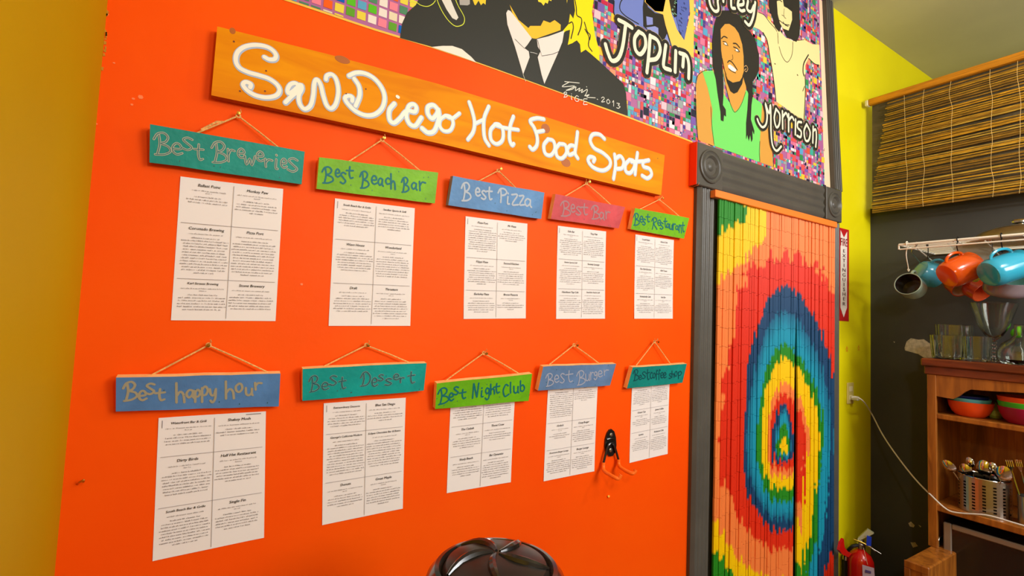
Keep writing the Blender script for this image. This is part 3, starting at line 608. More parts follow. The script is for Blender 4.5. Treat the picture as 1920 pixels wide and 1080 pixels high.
# ================================================================== HANGING SIGNS
def ecol(c): return c
SIGNS = [
 dict(k='Breweries', c=(0, 150, 136), lab='teal wooden sign lettered Best Breweries hanging by string from a nail', f=[(281.3, 232.5), (571.3, 284.5), (565.6, 345), (280.2, 304)], edge=(120, 130, 80), nail=(446.9, 217.5), s=[(355, 243), (523, 274)],
      sp=(200, 200, 4.8, .17), t=[('B',425,235,575,440),('e',590,330,680,430),('s',680,280,775,390),('t',790,340,870,475),('B',945,315,1080,510),('r',1085,380,1150,495),('e',1180,380,1245,460),('w',1240,440,1335,530),('e',1350,405,1415,490),('r',1420,470,1490,545),('i',1510,435,1545,560),('e',1570,470,1620,550),('s',1630,465,1720,585)],
      p=[(4.0, (176, 176, 150)), (1.4, (20, 110, 116))]),
 dict(k='Beach Bar', c=(126, 196, 10), lab='lime green wooden sign lettered Best Beach Bar hanging by string', f=[(598.7, 294.5), (821.7, 323.5), (815.4, 381.5), (593.5, 354)], edge=None, nail=(716.5, 262.5), s=[(648, 295), (791, 316)],
      sp=(580, 240, 4.8, .13), t=[('B',115,350,215,500),('e',235,370,275,440),('s',280,400,330,500),('t',335,350,395,450),('B',455,390,535,545),('e',560,430,610,505),('a',620,450,665,520),('c',685,450,725,505),('h',730,415,775,550),('B',830,445,895,580),('a',920,490,970,555),('r',985,480,1045,565)],
      p=[(3.2, (0, 112, 116))]),
 dict(k='Pizza', c=(98, 150, 206), lab='sky blue wooden sign lettered Best Pizza hanging by string', f=[(849.5, 329.8), (1020.7, 361), (1014.8, 410.5), (840.6, 385)], edge=(120, 160, 200), nail=(934, 320), s=[(894, 334), (970, 349)],
      sp=(820, 130, 4, .17), t=[('B',180,850,250,990),('e',285,890,320,950),('s',330,910,365,975),('t',370,885,410,975),('P',455,895,520,1000),('i',515,930,545,1010),('z',555,935,605,1020),('z',612,945,652,1020),('a',655,970,705,1030)],
      p=[(3.4, (178, 190, 204))]),
 dict(k='Bar', c=(218, 78, 84), lab='coral red wooden sign lettered Best Bar hanging by string', f=[(1041.7, 363.5), (1172, 388.5), (1160, 428), (1033, 410)], edge=None, nail=(1099.6, 344), s=[(1060, 366), (1152, 384)],
      sp=(960, 300, 4.8, .17), t=[('B',435,370,525,510),('e',528,400,565,470),('s',575,420,622,495),('t',622,395,680,490),('B',712,410,785,535),('a',785,470,830,535),('r',838,460,880,530)],
      p=[(2.8, (170, 124, 128))]),
 dict(k='Restaurant', c=(120, 196, 10), lab='lime green wooden sign lettered Best Restaurant beside the grey door casing', f=[(1190.8, 390), (1292.3, 408.5), (1282.5, 447.5), (1183, 430)], edge=None, nail=(1236, 374), s=[(1201, 388), (1281, 405)],
      sp=(960, 300, 4.8, .17), t=[('B',1092,480,1145,590),('e',1150,505,1180,560),('s',1175,530,1202,585),('t',1205,490,1240,555),('R',1258,520,1305,625),('e',1310,540,1342,590),('s',1332,565,1362,622),('t',1365,525,1395,605),('a',1392,572,1416,612),('u',1418,575,1442,625),('r',1446,570,1470,630),('a',1472,590,1498,630),('n',1502,580,1525,655),('t',1525,560,1552,645)],
      p=[(2.3, (0, 108, 112))]),
 dict(k='happy hour', c=(86, 134, 190), lab='blue wooden sign lettered Best happy hour near the yellow left wall', f=[(217.5, 708.5), (525.8, 700.5), (522.7, 762), (217.1, 771.5)], edge=None, nail=(391, 647), s=[(270, 697), (506, 692)],
      sp=(180, 620, 4.8, -.03), t=[('B',245,460,370,630),('e',385,540,455,625),('s',450,475,530,570),('t',535,525,620,625),('h',715,470,800,645),('a',815,530,885,605),('p',885,530,940,640),('p',945,500,1010,640),('y',1025,525,1085,645),('h',1160,455,1245,610),('o',1255,475,1320,550),('u',1345,510,1410,580),('r',1425,465,1490,530)],
      p=[(4.2, (160, 152, 126))]),
 dict(k='Dessert', c=(0, 164, 156), lab='turquoise wooden sign lettered Best Dessert in the lower row', f=[(567.5, 691.5), (800, 680.5), (794.6, 732.5), (567, 751.5)], edge=None, nail=(687, 647), s=[(600, 682), (772, 676)],
      sp=(540, 620, 4.8, -.05), t=[('B',190,405,280,550),('e',305,465,365,530),('s',375,405,440,490),('t',460,420,520,520),('D',655,370,745,495),('e',755,425,805,500),('s',815,395,860,450),('s',875,430,935,490),('e',950,390,1000,440),('r',1005,420,1045,465),('t',1080,370,1140,470)],
      p=[(2.9, (176, 160, 140)), (2.1, (8, 96, 104))]),
 dict(k='Night Club', c=(112, 192, 6), lab='lime green wooden sign lettered Best Night Club in the lower row', f=[(819.2, 718.3), (997.9, 701.2), (991.2, 751.2), (816, 767)], edge=None, nail=(907, 662), s=[(834, 711), (979, 694)],
      sp=(540, 620, 4.8, -.1), t=[('B',1350,515,1445,660),('e',1450,560,1490,630),('s',1490,505,1535,575),('t',1545,530,1600,610),('N',1650,475,1720,605),('i',1730,515,1760,595),('g',1775,515,1815,620),('h',1820,480,1860,570),('t',1852,475,1905,560),('C',1932,485,1987,590),('l',1995,465,2010,560),('u',2030,495,2075,560),('b',2085,450,2130,545)],
      p=[(3.1, (0, 108, 108))]),
 dict(k='Burger', c=(104, 138, 182), lab='dusty blue wooden sign lettered Best Burger in the lower row', f=[(1018.7, 687), (1155.3, 682), (1143.8, 723), (1008.7, 732.5)], edge=None, nail=(1076, 647), s=[(1030, 678), (1128, 677)],
      sp=(900, 620, 4.8, -.06), t=[('B',590,385,660,500),('e',668,400,710,465),('s',720,385,760,470),('t',768,360,835,460),('B',868,360,945,490),('u',948,385,985,450),('r',990,370,1020,440),('g',1025,370,1055,440),('e',1060,360,1100,415),('r',1110,350,1155,400)],
      p=[(2.2, (164, 168, 186))]),
 dict(k='Coffee', w='Coffee shop', c=(0, 144, 134), lab='small teal wooden sign lettered Best Coffee shop beside the door casing', f=[(1186.5, 688.8), (1287.9, 682.5), (1279.6, 717.5), (1175.4, 728.3)], edge=None, nail=(1227, 641), s=[(1195, 681), (1262, 677)],
      sp=(900, 620, 4.8, -.1), t=[('B',1378,350,1428,450),('e',1430,400,1455,440),('s',1458,370,1490,430),('t',1492,350,1525,440),('c',1530,375,1552,430),('o',1555,380,1578,425),('f',1580,355,1600,440),('f',1602,350,1624,440),('e',1626,375,1650,425),('e',1652,375,1675,425),('s',1700,385,1722,430),('h',1725,360,1748,420),('o',1752,365,1775,410),('p',1780,365,1815,430)],
      p=[(2.0, (0, 74, 80))]),
]
GL['b'] = [[(.15, 0), (.15, .95)], [(.15, .55), (.6, .4), (.95, .7), (.6, 1), (.15, .9)]]
for i, s_ in enumerate(SIGNS):
    f = s_['f']; lean = (.036, .021)
    F4 = [W(*f[0], lean[0]), W(*f[1], lean[0]), W(*f[2], lean[1]), W(*f[3], lean[1])]
    nn = np.cross(F4[1]-F4[0], F4[3]-F4[0]); nn /= np.linalg.norm(nn)
    if nn[1] > 0: nn = -nn
    F4[2] = onp(*f[2], F4[0], nn)
    th = -nn*.019
    ctr = sum(F4)/4
    root = thing('wooden_sign', tuple(ctr+th/2), s_['lab'], 'sign', 'painted wooden signs hanging by string')
    cpaint = mat('sign_paint_'+'%d' % i, s_['c'], .5, var=.12, vs=14, bump=.3, bs=70)
    me_ = s_['edge'] and mat('sign_edge_%d' % i, s_['edge'], .6) or M_pine
    mb = MB()
    # face with slightly wobbling outline
    a, b, c, d = F4; tp = [a+(b-a)*t+np.array([0, 0, random.uniform(-.0008, .0008)]) for t in np.linspace(0, 1, 7)]
    bt = [d+(c-d)*t+np.array([0, 0, random.uniform(-.0008, .0008)]) for t in np.linspace(0, 1, 7)]; k = 7
    vs = tp+bt+[p+th for p in tp]+[p+th for p in bt]
    mb.add(vs, [(j, k+j, k+j+1, j+1) for j in range(k-1)]); mb.cur = 1
    mb.add(vs, [(2*k+j, 2*k+j+1, 3*k+j+1, 3*k+j) for j in range(k-1)]+[(j, j+1, 2*k+j+1, 2*k+j) for j in range(k-1)]+[(k+j, 3*k+j, 3*k+j+1, k+j+1) for j in range(k-1)]+[(0, 2*k, 3*k, k), (k-1, 2*k-1, 4*k-1, 3*k-1)])
    build('board', mb, [cpaint, me_], root, flat=True)
    words = ['Best']+s_.get('w', s_['k']).split(' '); pos = 0
    for wd_n in words:
        st = glyphs(s_['t'][pos:pos+len(wd_n)], *s_['sp']); pos += len(wd_n); par = root
        for j, (wd, cc) in enumerate(s_['p']):
            g = MB()
            for p in st:
                P = [onp(x, y, F4[0], nn) for x, y in p]; g.ribbon(P, wd*depth(P[0])/FL, nn, .0006+.0004*j, 4)
            if j == 0: wo_ = build('painted_word', g, paint(cc), root, flat=True)
            else: build('inner_stroke', g, paint(cc), wo_, flat=True)
    # bare nicks in the paint
    g = MB()
    for _ in range(7):
        u, v = random.random(), random.choice((random.uniform(.75, .95), random.uniform(.05, .95))); c_ = (a*(1-u)+b*u)*(1-v)+(d*(1-u)+c*u)*v+nn*.0005
        g.prism([c_+np.array([math.cos(t)*.0012, 0, math.sin(t)*.0018]) for t in (0, 1, 2.2, 3.3, 4.4, 5.4)], -nn*.0002)
    build('paint_nicks', g, paint((40, 90, 90)), root, flat=True, kind='stuff')
    # string, tied round the nail
    np_ = W(*s_['nail'], .014); ends = []
    for (x, y), (e0, e1) in zip(s_['s'], ((a, b), (a, b))):
        u = (x-f[0][0])/(f[1][0]-f[0][0]); u = min(max(u, .05), .95); ends.append(a*(1-u)+b*u+th*.75)
    g = MB(); r = .0019
    g.tube([ends[0]-np.array([0, 0, .004]), ends[0]*.5+np_*.5+np.array([0, 0, -.002]), np_+np.array([-.003, 0, -.002])], r, 6)
    g.tube([np_+np.array([.003, 0, -.002]), ends[1]*.5+np_*.5+np.array([0, 0, -.001]), ends[1]-np.array([0, 0, .004])], r, 6)
    g.tube([np_+np.array([math.cos(t)*.0042, .001*math.sin(t), math.sin(t)*.0042]) for t in np.linspace(0, 2*math.pi, 11)[:-1]], .0022, 6, closed=True)
    g.tube([np_+np.array([0, -.003, .002]), np_+np.array([.005, -.008, .008]), np_+np.array([.003, -.012, .013])], .0011, 5)
    if i == 0:
        for dz in (-.003, .003, .006): g.tube([ends[0]*.85+np_*.15+np.array([0, .002, dz*.4]), ends[0]*.5+np_*.5+np.array([0, -.002, dz]), ends[0]*.35+np_*.65+np.array([0, 0, .0])], .0014, 5)
    if i == 4 or i == 9 or i == 3:
        for t in (-1, 1): g.tube([np_, np_+np.array([t*.006, -.006, .006]), np_+np.array([t*.009, -.01, .012])], .0012, 5)
    build('hanging_string', g, M_string, root)
    # nail (stays in the wall)
    g = MB(); T = Matrix.Translation(tuple(W(*s_['nail'], 0)+np.array([0, 0, .003]))) @ Matrix.Rotation(math.pi/2, 4, 'X') @ Matrix.Rotation(.12, 4, 'X')
    g.lathe([(.0015, -.008), (.0015, .019), (.0042, .0195), (.004, .0215), (0, .022)], 10, T)
    build('nail', g, M_nail, label='small brass nail holding the string of the Best %s sign' % s_['k'], cat='nail', group='nails above the signs')

# ================================================================== LISTING SHEETS
SH = dict(
 P1=[(338.5, 331), (531, 354.5), (516.5, 602), (320.5, 600.5)], P2=[(628, 372), (777.5, 390.5), (769, 611), (616, 611)],
 P3=[(872.7, 405.5), (988.5, 419.5), (985.5, 597), (869, 598)], P4=[(1045.5, 423.3), (1136, 434), (1134, 597.5), (1042.5, 598)],
 P5=[(1191, 439.5), (1263, 450), (1261, 597.5), (1189, 597.5)], Q1=[(297.5, 783.5), (498.5, 771), (495, 1008), (286, 1052)],
 Q2=[(607, 756), (760.5, 745.5), (755, 953.5), (604, 984.5)], Q3=[(845.5, 741), (966, 729), (957.5, 904), (837.5, 924.5)],
 Q4=[(1028, 714), (1121, 707), (1114, 883.5), (1019, 902.5)], Q5=[(1185, 716), (1255.5, 707), (1251.5, 851), (1180, 868)])
ROW = dict(P1=(.32, .71), P2=(.32, .665), P3=(.40, .72), P4=(.355, .675), P5=(.37, .70), Q1=(.28, .64), Q2=(.26, .66), Q3=(.33, .64), Q4=(.43, .70), Q5=(.36, .64))
NM = dict(P1='Breweries', P2='Beach Bar', P3='Pizza', P4='Bar', P5='Restaurant', Q1='happy hour', Q2='Dessert', Q3='Night Club', Q4='Burger', Q5='Coffee')
BLANK = {('P1', 0): 7, ('P3', 1): 7, ('Q1', 1): 7, ('Q4', 1): 6}
for key, f in SH.items():
    o = .0012; A, B, Cc, D = [W(*p, o) for p in f]
    root = thing('listing_sheet', tuple(sum([A, B, Cc, D])/4), 'white laminated sheet of typed listings under the Best %s sign' % NM[key], 'paper', 'typed listing sheets on the orange wall')
    def uv(u, v, l=0): return (A*(1-u)+B*u)*(1-v)+(D*(1-u)+Cc*u)*v+nrm*l
    mb = MB(); N = 6; vs = []; fs = []
    cur = lambda u, v: .0012*(abs(2*u-1)**4)*(abs(2*v-1)**3)+.0004*math.sin(7*u+3*v+len(key))
    for jj in range(N+1):
        for ii in range(N+1): vs.append(uv(ii/N, jj/N, cur(ii/N, jj/N)))
    nv = len(vs); vs += [p+nrm*-.0003 for p in vs]
    for jj in range(N):
        for ii in range(N):
            p = jj*(N+1)+ii; fs += [(p, p+N+1, p+N+2, p+1), (nv+p, nv+p+1, nv+p+N+2, nv+p+N+1)]
    for ii in range(N): fs += [(ii, ii+1, nv+ii+1, nv+ii), (N*(N+1)+ii, nv+N*(N+1)+ii, nv+N*(N+1)+ii+1, N*(N+1)+ii+1), (ii*(N+1), nv+ii*(N+1), nv+(ii+1)*(N+1), (ii+1)*(N+1)), (ii*(N+1)+N, (ii+1)*(N+1)+N, nv+(ii+1)*(N+1)+N, nv+ii*(N+1)+N)]
    mb.add(vs, fs); build('sheet', mb, M_page, root)
    lf = .0018
    def pl(u, v): return uv(u, v, lf)
    w_ = np.linalg.norm(B-A); h_ = np.linalg.norm(D-A)
    g = MB(); lt = .0006
    def quad(g, u0, v0, u1, v1): g.add([pl(u0, v0), pl(u0, v1), pl(u1, v1), pl(u1, v0)], [(0, 1, 2, 3)])
    quad(g, .5-lt/w_, .025, .5+lt/w_, .985)
    for v in ROW[key]: quad(g, .03, v-lt/h_, .97, v+lt/h_)
    build('ruled_lines', g, M_rule, root, flat=True)
    gb = MB(); ga = MB()
    vb = [.012, *ROW[key], .985]
    for r in range(3):
        for c_ in range(2):
            s_ = HEADS[key][r*2+c_]; hh = (.0100 if len(s_) < 20 else .0080)/h_*.9
            vt = vb[r]+.016+hh; uc = .265+.47*c_
            gh = MB()
            if True:
                fv, ff = FONTC[s_]; sz = hh*h_
                wid = (max(x for x, y, z in fv)-min(x for x, y, z in fv))*sz
                if wid > .43*w_: sz *= .43*w_/wid
                P = [pl(uc+(x+.15*y)*sz/w_, vt-y*sz/h_) for x, y, z in fv]; gh.add(P, ff)
                P = [pl(uc+(x+.15*y)*sz/w_+.0012, vt-y*sz/h_)+nrm*.0001 for x, y, z in fv]; gh.add(P, ff)
            build('heading', gh, M_ink, root, flat=True)
            def textline(g, v, wd, ch=.0027, hgt=.0019, dens=1):
                u = uc-wd/2; e = uc+wd/2
                while u < e-.5*ch/w_:
                    for _ in range(random.randint(2, 8)):
                        if u > e: break
                        du = ch*.30/w_; dv = hgt/h_; k = random.random(); asc = dv*(.6 if random.random() < .25 else 0)
                        quad(g, u, v-dv-asc, u+du*.9, v)
                        if k < .6: quad(g, u+du*1.5, v-dv, u+du*2.3, v)
                        if k < .75: quad(g, u, v-dv*.25*(1 if k < .4 else 4), u+du*2.3, v-(0 if k < .4 else dv*.75))
                        u += ch/w_*.95
                    u += ch*.6/w_
            v = vt+.0105/h_; textline(ga, v, random.uniform(.30, .42), .0025, .0018); 
            if random.random() < .5: v += .0052/h_; textline(ga, v, .06, .0025, .0018)
            v += .0095/h_; stp = .0067/h_; end = vb[r+1]-.018; nl = max(3, int((end-v)/stp)); nl = max(3, nl-random.choice((0, 0, 1, 3)) - (6 if (key, r*2+c_) in BLANK else 0))
            textline(gb, v, .26)
            for k in range(1, nl):
                textline(gb, v+k*stp, random.uniform(.39, .445) if k < nl-1 else random.uniform(.1, .4))
    build('address_lines', ga, M_ink3, root, flat=True, kind='stuff'); build('body_text', gb, M_ink2, root, flat=True, kind='stuff')
    g = MB()
    if key not in ('P1',):
        quad(g, .03, .02, .036, .075)
    if key in ('Q1',):
        g_ = MB(); quad(g_, .80, .012, .95, .018); build('staple', g_, M_ink2, root, flat=True)
    if g.v: build('staple', g, M_ink2, root, flat=True)

# ================================================================== WALL HOOK (lower right of the sheets)
root = thing('utility_hook', tuple(W(1145, 850, .01)), 'black metal double hook with orange rubber prongs screwed to the wall', 'hook')
def WP(pts, o): return [W(x, y, o) for x, y in pts]
g = MB().prism([p for p in WP([(1147, 804.5), (1152, 809), (1155, 820), (1156, 835), (1154, 848), (1149, 855), (1143, 856), (1137, 849), (1134.5, 838), (1135.5, 824), (1139, 812), (1143, 806)], .006)], (0, .006, 0)); build('back_plate', g, M_blackg, root)
for (x, y) in ((1146, 815.5), (1145, 844)):
    T = Matrix.Translation(tuple(W(x, y, .006))) @ Matrix.Rotation(math.pi/2, 4, 'X'); build('screw', MB().lathe([(.0075, 0), (.0075, .001), (.005, .0035), (0, .0042)], 14, T), M_steel, root)
g = MB().tube(smooth(WP([(1131.5, 868), (1136, 850), (1140, 836), (1145, 831), (1150, 832), (1155, 846), (1159.5, 862)], .012), 4), .0042, 8); build('rod', g, M_blackg, root)
g = MB().tube(smooth([W(1138, 824, .007), W(1146, 822, .010), W(1154, 824, .007)], 3), .003, 6); build('cross_wire', g, M_blackg, root)
a = W(1131.5, 867, .012); g = MB().tube(smooth([a, W(1131, 876, .014), W(1134, 884, .03), W(1152, 895, .075), W(1160, 897, .085), W(1164, 890, .088)], 4), .0066, 10); build('prong', g, mat('orange_rubber', (255, 112, 14), .5), root)
a = W(1159.5, 861, .012); g = MB().tube(smooth([a, W(1160, 870, .014), W(1164, 877, .03), W(1182, 887, .07), W(1189, 886, .078), W(1192, 881, .08)], 4), .0066, 10); build('prong', g, mat('orange_rubber', (255, 112, 14), .5), root)
# small screw hook near the left corner
g = MB().tube(smooth([W(146, 907, 0), W(148, 905, .012), W(153, 902, .02), W(157, 900, .02), W(156, 904, .018)], 3), .0022, 6)
build('screw_hook', g, M_nail, label='tiny brass screw hook in the orange wall near the left corner', cat='hook')
g = MB().tube([W(1141.5, 930.5, 0), W(1141.5, 930.5, .006)], .0042, 8); build('wall_plug', g, paint((250, 190, 60)), label='small yellow plug in the orange wall below the double hook', cat='wall plug')

# ================================================================== BEAD CURTAIN
BX0 = W(1340, 363, .05)[0]; BX1 = W(1568, 420, .05)[0]; BZ = W(1450, 392, .05)[2]
cur = thing('bead_curtain', ((BX0+BX1)/2, DW-.035, 0), 'bamboo bead curtain painted with a rainbow tie-dye spiral hanging in the doorway', 'curtain')
zt = W(1400, 370.5, .055)[2]; zb = W(1400, 383.5, .055)[2]
m = MB().bbox((BX0, DW-.055, zb), (BX1, DW-.028, zt), .002); build('batten', m, mat('orange_batten_paint', (246, 130, 48), .45), cur, label='orange painted hanging batten')
Cc_ = dict(o=(238, 128, 62), r=(218, 46, 18), n=(24, 66, 106), t=(18, 126, 156), t2=(24, 146, 176), g=(38, 134, 30), y=(240, 196, 0), p=(240, 120, 60))
red = [(1340, 1000), (1350, 880), (1346, 830), (1356, 740), (1350, 700), (1366, 690), (1362, 650), (1377, 620), (1373, 610), (1383, 553), (1373, 543), (1400, 528), (1400, 520), (1393, 505), (1400, 493), (1413, 498), (1433, 504), (1437, 490), (1445, 466), (1454, 491), (1465, 488), (1472, 470), (1480, 495), (1487, 490), (1495, 470), (1502, 493), (1513, 474), (1511, 500), (1534, 486), (1527, 512), (1545, 505), (1537, 522), (1552, 524), (1551, 541), (1567, 558), (1580, 565), (1580, 660), (1500, 900)]
ELL = [('r', 112, 300, 372, 186), ('n', 76, 108, 306, 153), ('t', 66, 94, 258, 132), ('g', 50, 79, 196, 98), ('y', 43, 72, 170, 74), ('o', 31, 52, 126, 53), ('r', 25, 46, 104, 39), ('n', 19, 22, 88, 25), ('t', 14, 17, 76, 18), ('g', 12, 13, 50, 13), ('y', 8, 9, 24, 9)]
RTAB = [(0, (545, 610, 625, 665, 730)), (850-412, (505, 560, 600, 640, 705)), (1050-412, (470, 500, 545, 590, 640))]
def inpoly(x, y, P):
    c = False; j = len(P)-1
    for i in range(len(P)):
        if (P[i][1] > y) != (P[j][1] > y) and x < (P[j][0]-P[i][0])*(y-P[i][1])/(P[j][1]-P[i][1]+1e-9)+P[i][0]: c = not c
        j = i
    return c
YEL = [(1330, 350), (1439, 385), (1438, 432), (1430, 452), (1405, 475), (1375, 500), (1352, 520), (1330, 535)]
GRN = [(1330, 350), (1397, 378), (1397, 411), (1378, 416), (1350, 436), (1330, 442)]
def ccol(x, y, j1, j2):
    """painted pattern of the curtain in photo coordinates"""
    y += j1*9; x += j2*3
    dx, dy = x-1466, y-845
    if dx > 26 and dy > 0:                                    # the spiral opens downwards on the right
        h = dy*2.84
        for (a, ta), (b, tb) in zip(RTAB, RTAB[1:]):
            if a <= h <= b or b == RTAB[-1][0]:
                t = min(max((h-a)/(b-a), 0), 1); T = [1320+(p*(1-t)+q_*t)/2.84 for p, q_ in zip(ta, tb)]; break
        x2 = x+j1*3
        if x2 > T[0]:
            k = sum(x2 > v for v in T); return [None, 'y', 'g', 't', 'n', 'r'][k], 0
        if h > 60 and x2 > T[0]-11: return 'r' if dy < 100 else 'o', 0
    res = None
    if inpoly(x, y, GRN): res = 'g'
    elif inpoly(x, y, YEL): res = 'y'
    elif inpoly(x, y, red) and dy < 60: res = 'r'
    else: res = 'o'
    sh = 0
    for k, L, R_, U_, D_ in ELL:
        rx = R_ if dx > 0 else L; ry = U_ if dy < 0 else D_
        d = (abs(dx)/rx)**1.9+(abs(dy)/ry)**1.9
        if k == 'r' and L == 112 and dy < -60: continue
        if d < 1:
            res = k; sh = d
    if res == 'o' and dy > 0:
        d = (abs(dx)/150)**1.9+(abs(dy)/240)**1.9
        if d > 1.02: res = 'y'
        if d > 1.32 and x < 1400: res = 'g'
    return res, sh
M_bead = vmat('painted_bamboo', .45)
m = MB(); m.tube([(BX0+.02, DW-.036, zb+.002), (BX1-.01, DW-.036, zb+.002)], .004, 6); build('hanging_wire', m, M_steel, cur)
NS = 64; x0 = W(1346, 400, .036)[0]+.004; x1 = W(1564, 430, .036)[0]-.004
for i in range(NS):
    bx = x0+(x1-x0)*(i+.5)/NS; pxc = pj((bx, DW-.036, 1.2))[0]
    gap = 1487.5 < pxc < 1497
    sway = random.uniform(-.004, .004)
    if pxc > 1497 and pxc < 1512: sway += .006
    mb = MB(); z = zb-.001; zz = z; seg = 0; rr = .0081+random.uniform(-.0006, .0006); mid = 1475 < pxc < 1500
    dy = random.uniform(-.003, .003)
    j1 = random.uniform(-1, 1); j2 = random.uniform(-1, 1)
    while zz > .03:
        L = .078+random.uniform(-.004, .004); e = max(zz-L+.0012, .02)
        nr = max(2, int((zz-e)/.0115)); path = []; cc = []
        jx = random.uniform(-.0008, .0008)
        rad = []
        for k in range(nr+1):
            t = k/nr; zc = zz+(e-zz)*t; depthf = (zb-zc)/zb
            X = bx+jx+sway*depthf
            if gap: X += (-.026 if pxc < 1492 else .022)*min(1, max(0, (1.62-zc)/.5))
            path.append((X, DW-.036+dy, zc)); rad.append(rr*1)
            u_, v_ = pj((X, DW-.036, zc)); kk, sh = ccol(u_, v_, j1+random.uniform(-.25, .25), j2)
            c = Cc_[kk]
            if kk == 't': c = tuple(a*(1-q_)+b*q_ for a, b, q_ in zip(Cc_['t2'], Cc_['n'], [max(0, sh-.75)*2.2]*3))
            cc.append(c)
        k0 = len(mb.v); mb.tube(path, rad, 6, c=(0, 0, 0)); 
        for k in range(nr+1):
            for q_ in range(6): mb.c[k0+k*6+q_] = cc[k]
        zz = e-.0012
        if zz < .05: break
    mb.tube([(bx+sway*0, DW-.036+dy, zb), (bx+sway, DW-.036+dy, .02)], .0018, 4, c=(90, 60, 40)) if not gap else None
    build('bead_strand', mb, M_bead, cur)

# ================================================================== FIRE EXTINGUISHER SIGN
sx1 = W(1591, 500)[0]; sz1 = W(1582, 429)[2]; sz0 = W(1582, 602)[2]; sx0 = sx1-.118
root = thing('fire_extinguisher_sign', ((sx0+sx1)/2, DW-.001, sz0), 'narrow red and white FIRE EXTINGUISHER arrow sign on the yellow wall beside the door', 'sign')
build('plate', MB().box((sx0, DW-.002, sz0), (sx1, DW-.0004, sz1)), paint((186, 26, 30), .35), root, flat=True)
g = MB(); b_ = .022; y_ = DW-.0026; xm = (sx0+sx1)/2
g.add([(sx0+b_, y_, sz1-.012), (sx0+b_, y_, sz0+.075), (xm, y_, sz0+.02), (sx1-b_, y_, sz0+.075), (sx1-b_, y_, sz1-.012), (xm, y_, sz1-.05)], [(0, 1, 2, 3, 4, 5)]); build('white_arrow', g, paint((236, 226, 214), .35), root, flat=True)
g = MB(); y_ = DW-.0032; sz = .05; fv, ff = FONTC['FIRE']; wd_ = max(p[0] for p in fv)-min(p[0] for p in fv); k = (sx1-sx0-.044)/wd_
for dx in (0, .0022): g.add([(xm-.001+p[0]*k+dx, y_, sz1-.098+p[1]*.062) for p in fv], ff)
build('fire_lettering', g, paint((190, 30, 40)), root, flat=True)
g = MB(); n = 12; top_ = sz1-.112; bot_ = sz0+.082; st = (top_-bot_)/n
for i_, ch in enumerate('EXTINGUISHER'):
    fv, ff = FONTC[ch]
    for dx in (0, .002): g.add([(xm+p[0]*.052+dx, y_, top_-(i_+1)*st+.004+p[1]*st*1.02) for p in fv], ff)
build('extinguisher_lettering', g, paint((96, 30, 40)), root, flat=True)
# star stickers
for (x, y, lab) in ((1588, 655, 'left'), (1610, 653, 'right')):
    c = W(x, y, .0008); r = .013; g = MB()
    P = [c+np.array([math.sin(t*math.pi/5)*(r if t % 2 == 0 else r*.42), 0, math.cos(t*math.pi/5)*(r if t % 2 == 0 else r*.42)*1.3]) for t in range(10)]
    g.ribbon(P+[P[0]], .0035, nrm, 0, 1); build('star_sticker', g, paint((226, 110, 20)), label='%s one of two small orange star outlines on the yellow wall' % lab, cat='sticker', flat=True)

# ================================================================== POWER OUTLET AND CORD
oc = W(1593, 737)
root = thing('power_outlet', tuple(oc), 'yellowed wall power outlet with the white cord plugged in', 'outlet')
build('cover_plate', MB().bbox((oc[0]-.035, DW-.006, oc[2]-.058), (oc[0]+.035, DW, oc[2]+.058), .002), mat('aged_plastic', (214, 196, 110), .45), root)
for dz in (.024, -.024): build('socket', MB().bbox((oc[0]-.017, DW-.0085, oc[2]+dz-.014), (oc[0]+.017, DW-.005, oc[2]+dz+.014), .002), mat('aged_plastic2', (232, 220, 170), .4), root)
root = thing('power_cord', tuple(oc+np.array([0, -.02, -.024])), 'white power cord sagging from the wall outlet to the wooden hutch', 'cord')
build('plug', MB().bbox((oc[0]-.012, DW-.045, oc[2]-.036), (oc[0]+.014, DW-.009, oc[2]-.012), .004), mat('grey_plug', (190, 184, 160), .5), root)
HX = 2.9
pts = [W(1596, 745, .04), W(1606, 745, .06), W(1618, 752, .08), plane(1634, 775, 0, 3.2), plane(1655, 815, 0, 3.12), plane(1682, 855, 0, 3.04), plane(1715, 897, 0, 2.97), plane(1745, 928, 0, 2.89), plane(1775, 955, 0, 2.875), plane(1800, 962, 0, 2.875), plane(1850, 966, 0, 2.875), plane(1900, 980, 0, 2.875), plane(1960, 998, 0, 2.875)]
build('cable', MB().tube(smooth(pts, 5), .0034, 8), mat('white_cable', (214, 208, 200), .4), root)

# ================================================================== HUTCH (wooden open cabinet by the black wall)
yL = plane(1739, 760, 0, HX)[1]; Y0 = -.35; Xb = 3.262
zT = plane(1733, 671, 0, HX)[2]; zS = plane(1735, 701, 0, HX)[2]; z1t = 1.053; z1b = plane(1751, 784, 0, HX)[2]; z2t = plane(1750, 943, 0, HX)[2]; z2b = z2t-.03; zc = .44
root = thing('hutch', ((HX+Xb)/2, (yL+Y0)/2, zc), 'open oak hutch with shelves against the black wall holding bowls, cutlery and glasses', 'cabinet')
m = MB().bbox((HX-.02, Y0-.02, (zT+zS)/2), (Xb, yL+.02, zT), .006); m.bbox((HX-.008, Y0-.01, zS), (Xb, yL+.01, (zT+zS)/2+.002), .004); build('top', m, M_hutchd, root)
build('side_panel', MB().bbox((HX+.004, yL-.018, zc), (Xb, yL-.002, zS), .002), M_hutch, root)
build('side_panel', MB().bbox((HX+.004, Y0, zc), (Xb, Y0+.018, zS), .002), M_hutch, root)
build('stile', MB().bbox((HX-.006, yL-.034, zc), (HX+.012, yL, zS), .002), M_hutch, root)
build('stile', MB().bbox((HX-.006, Y0, zc), (HX+.012, Y0+.034, zS), .002), M_hutch, root)
build('back_panel', MB().box((Xb-.012, Y0, zc), (Xb-.004, yL, zS)), M_hutch, root)
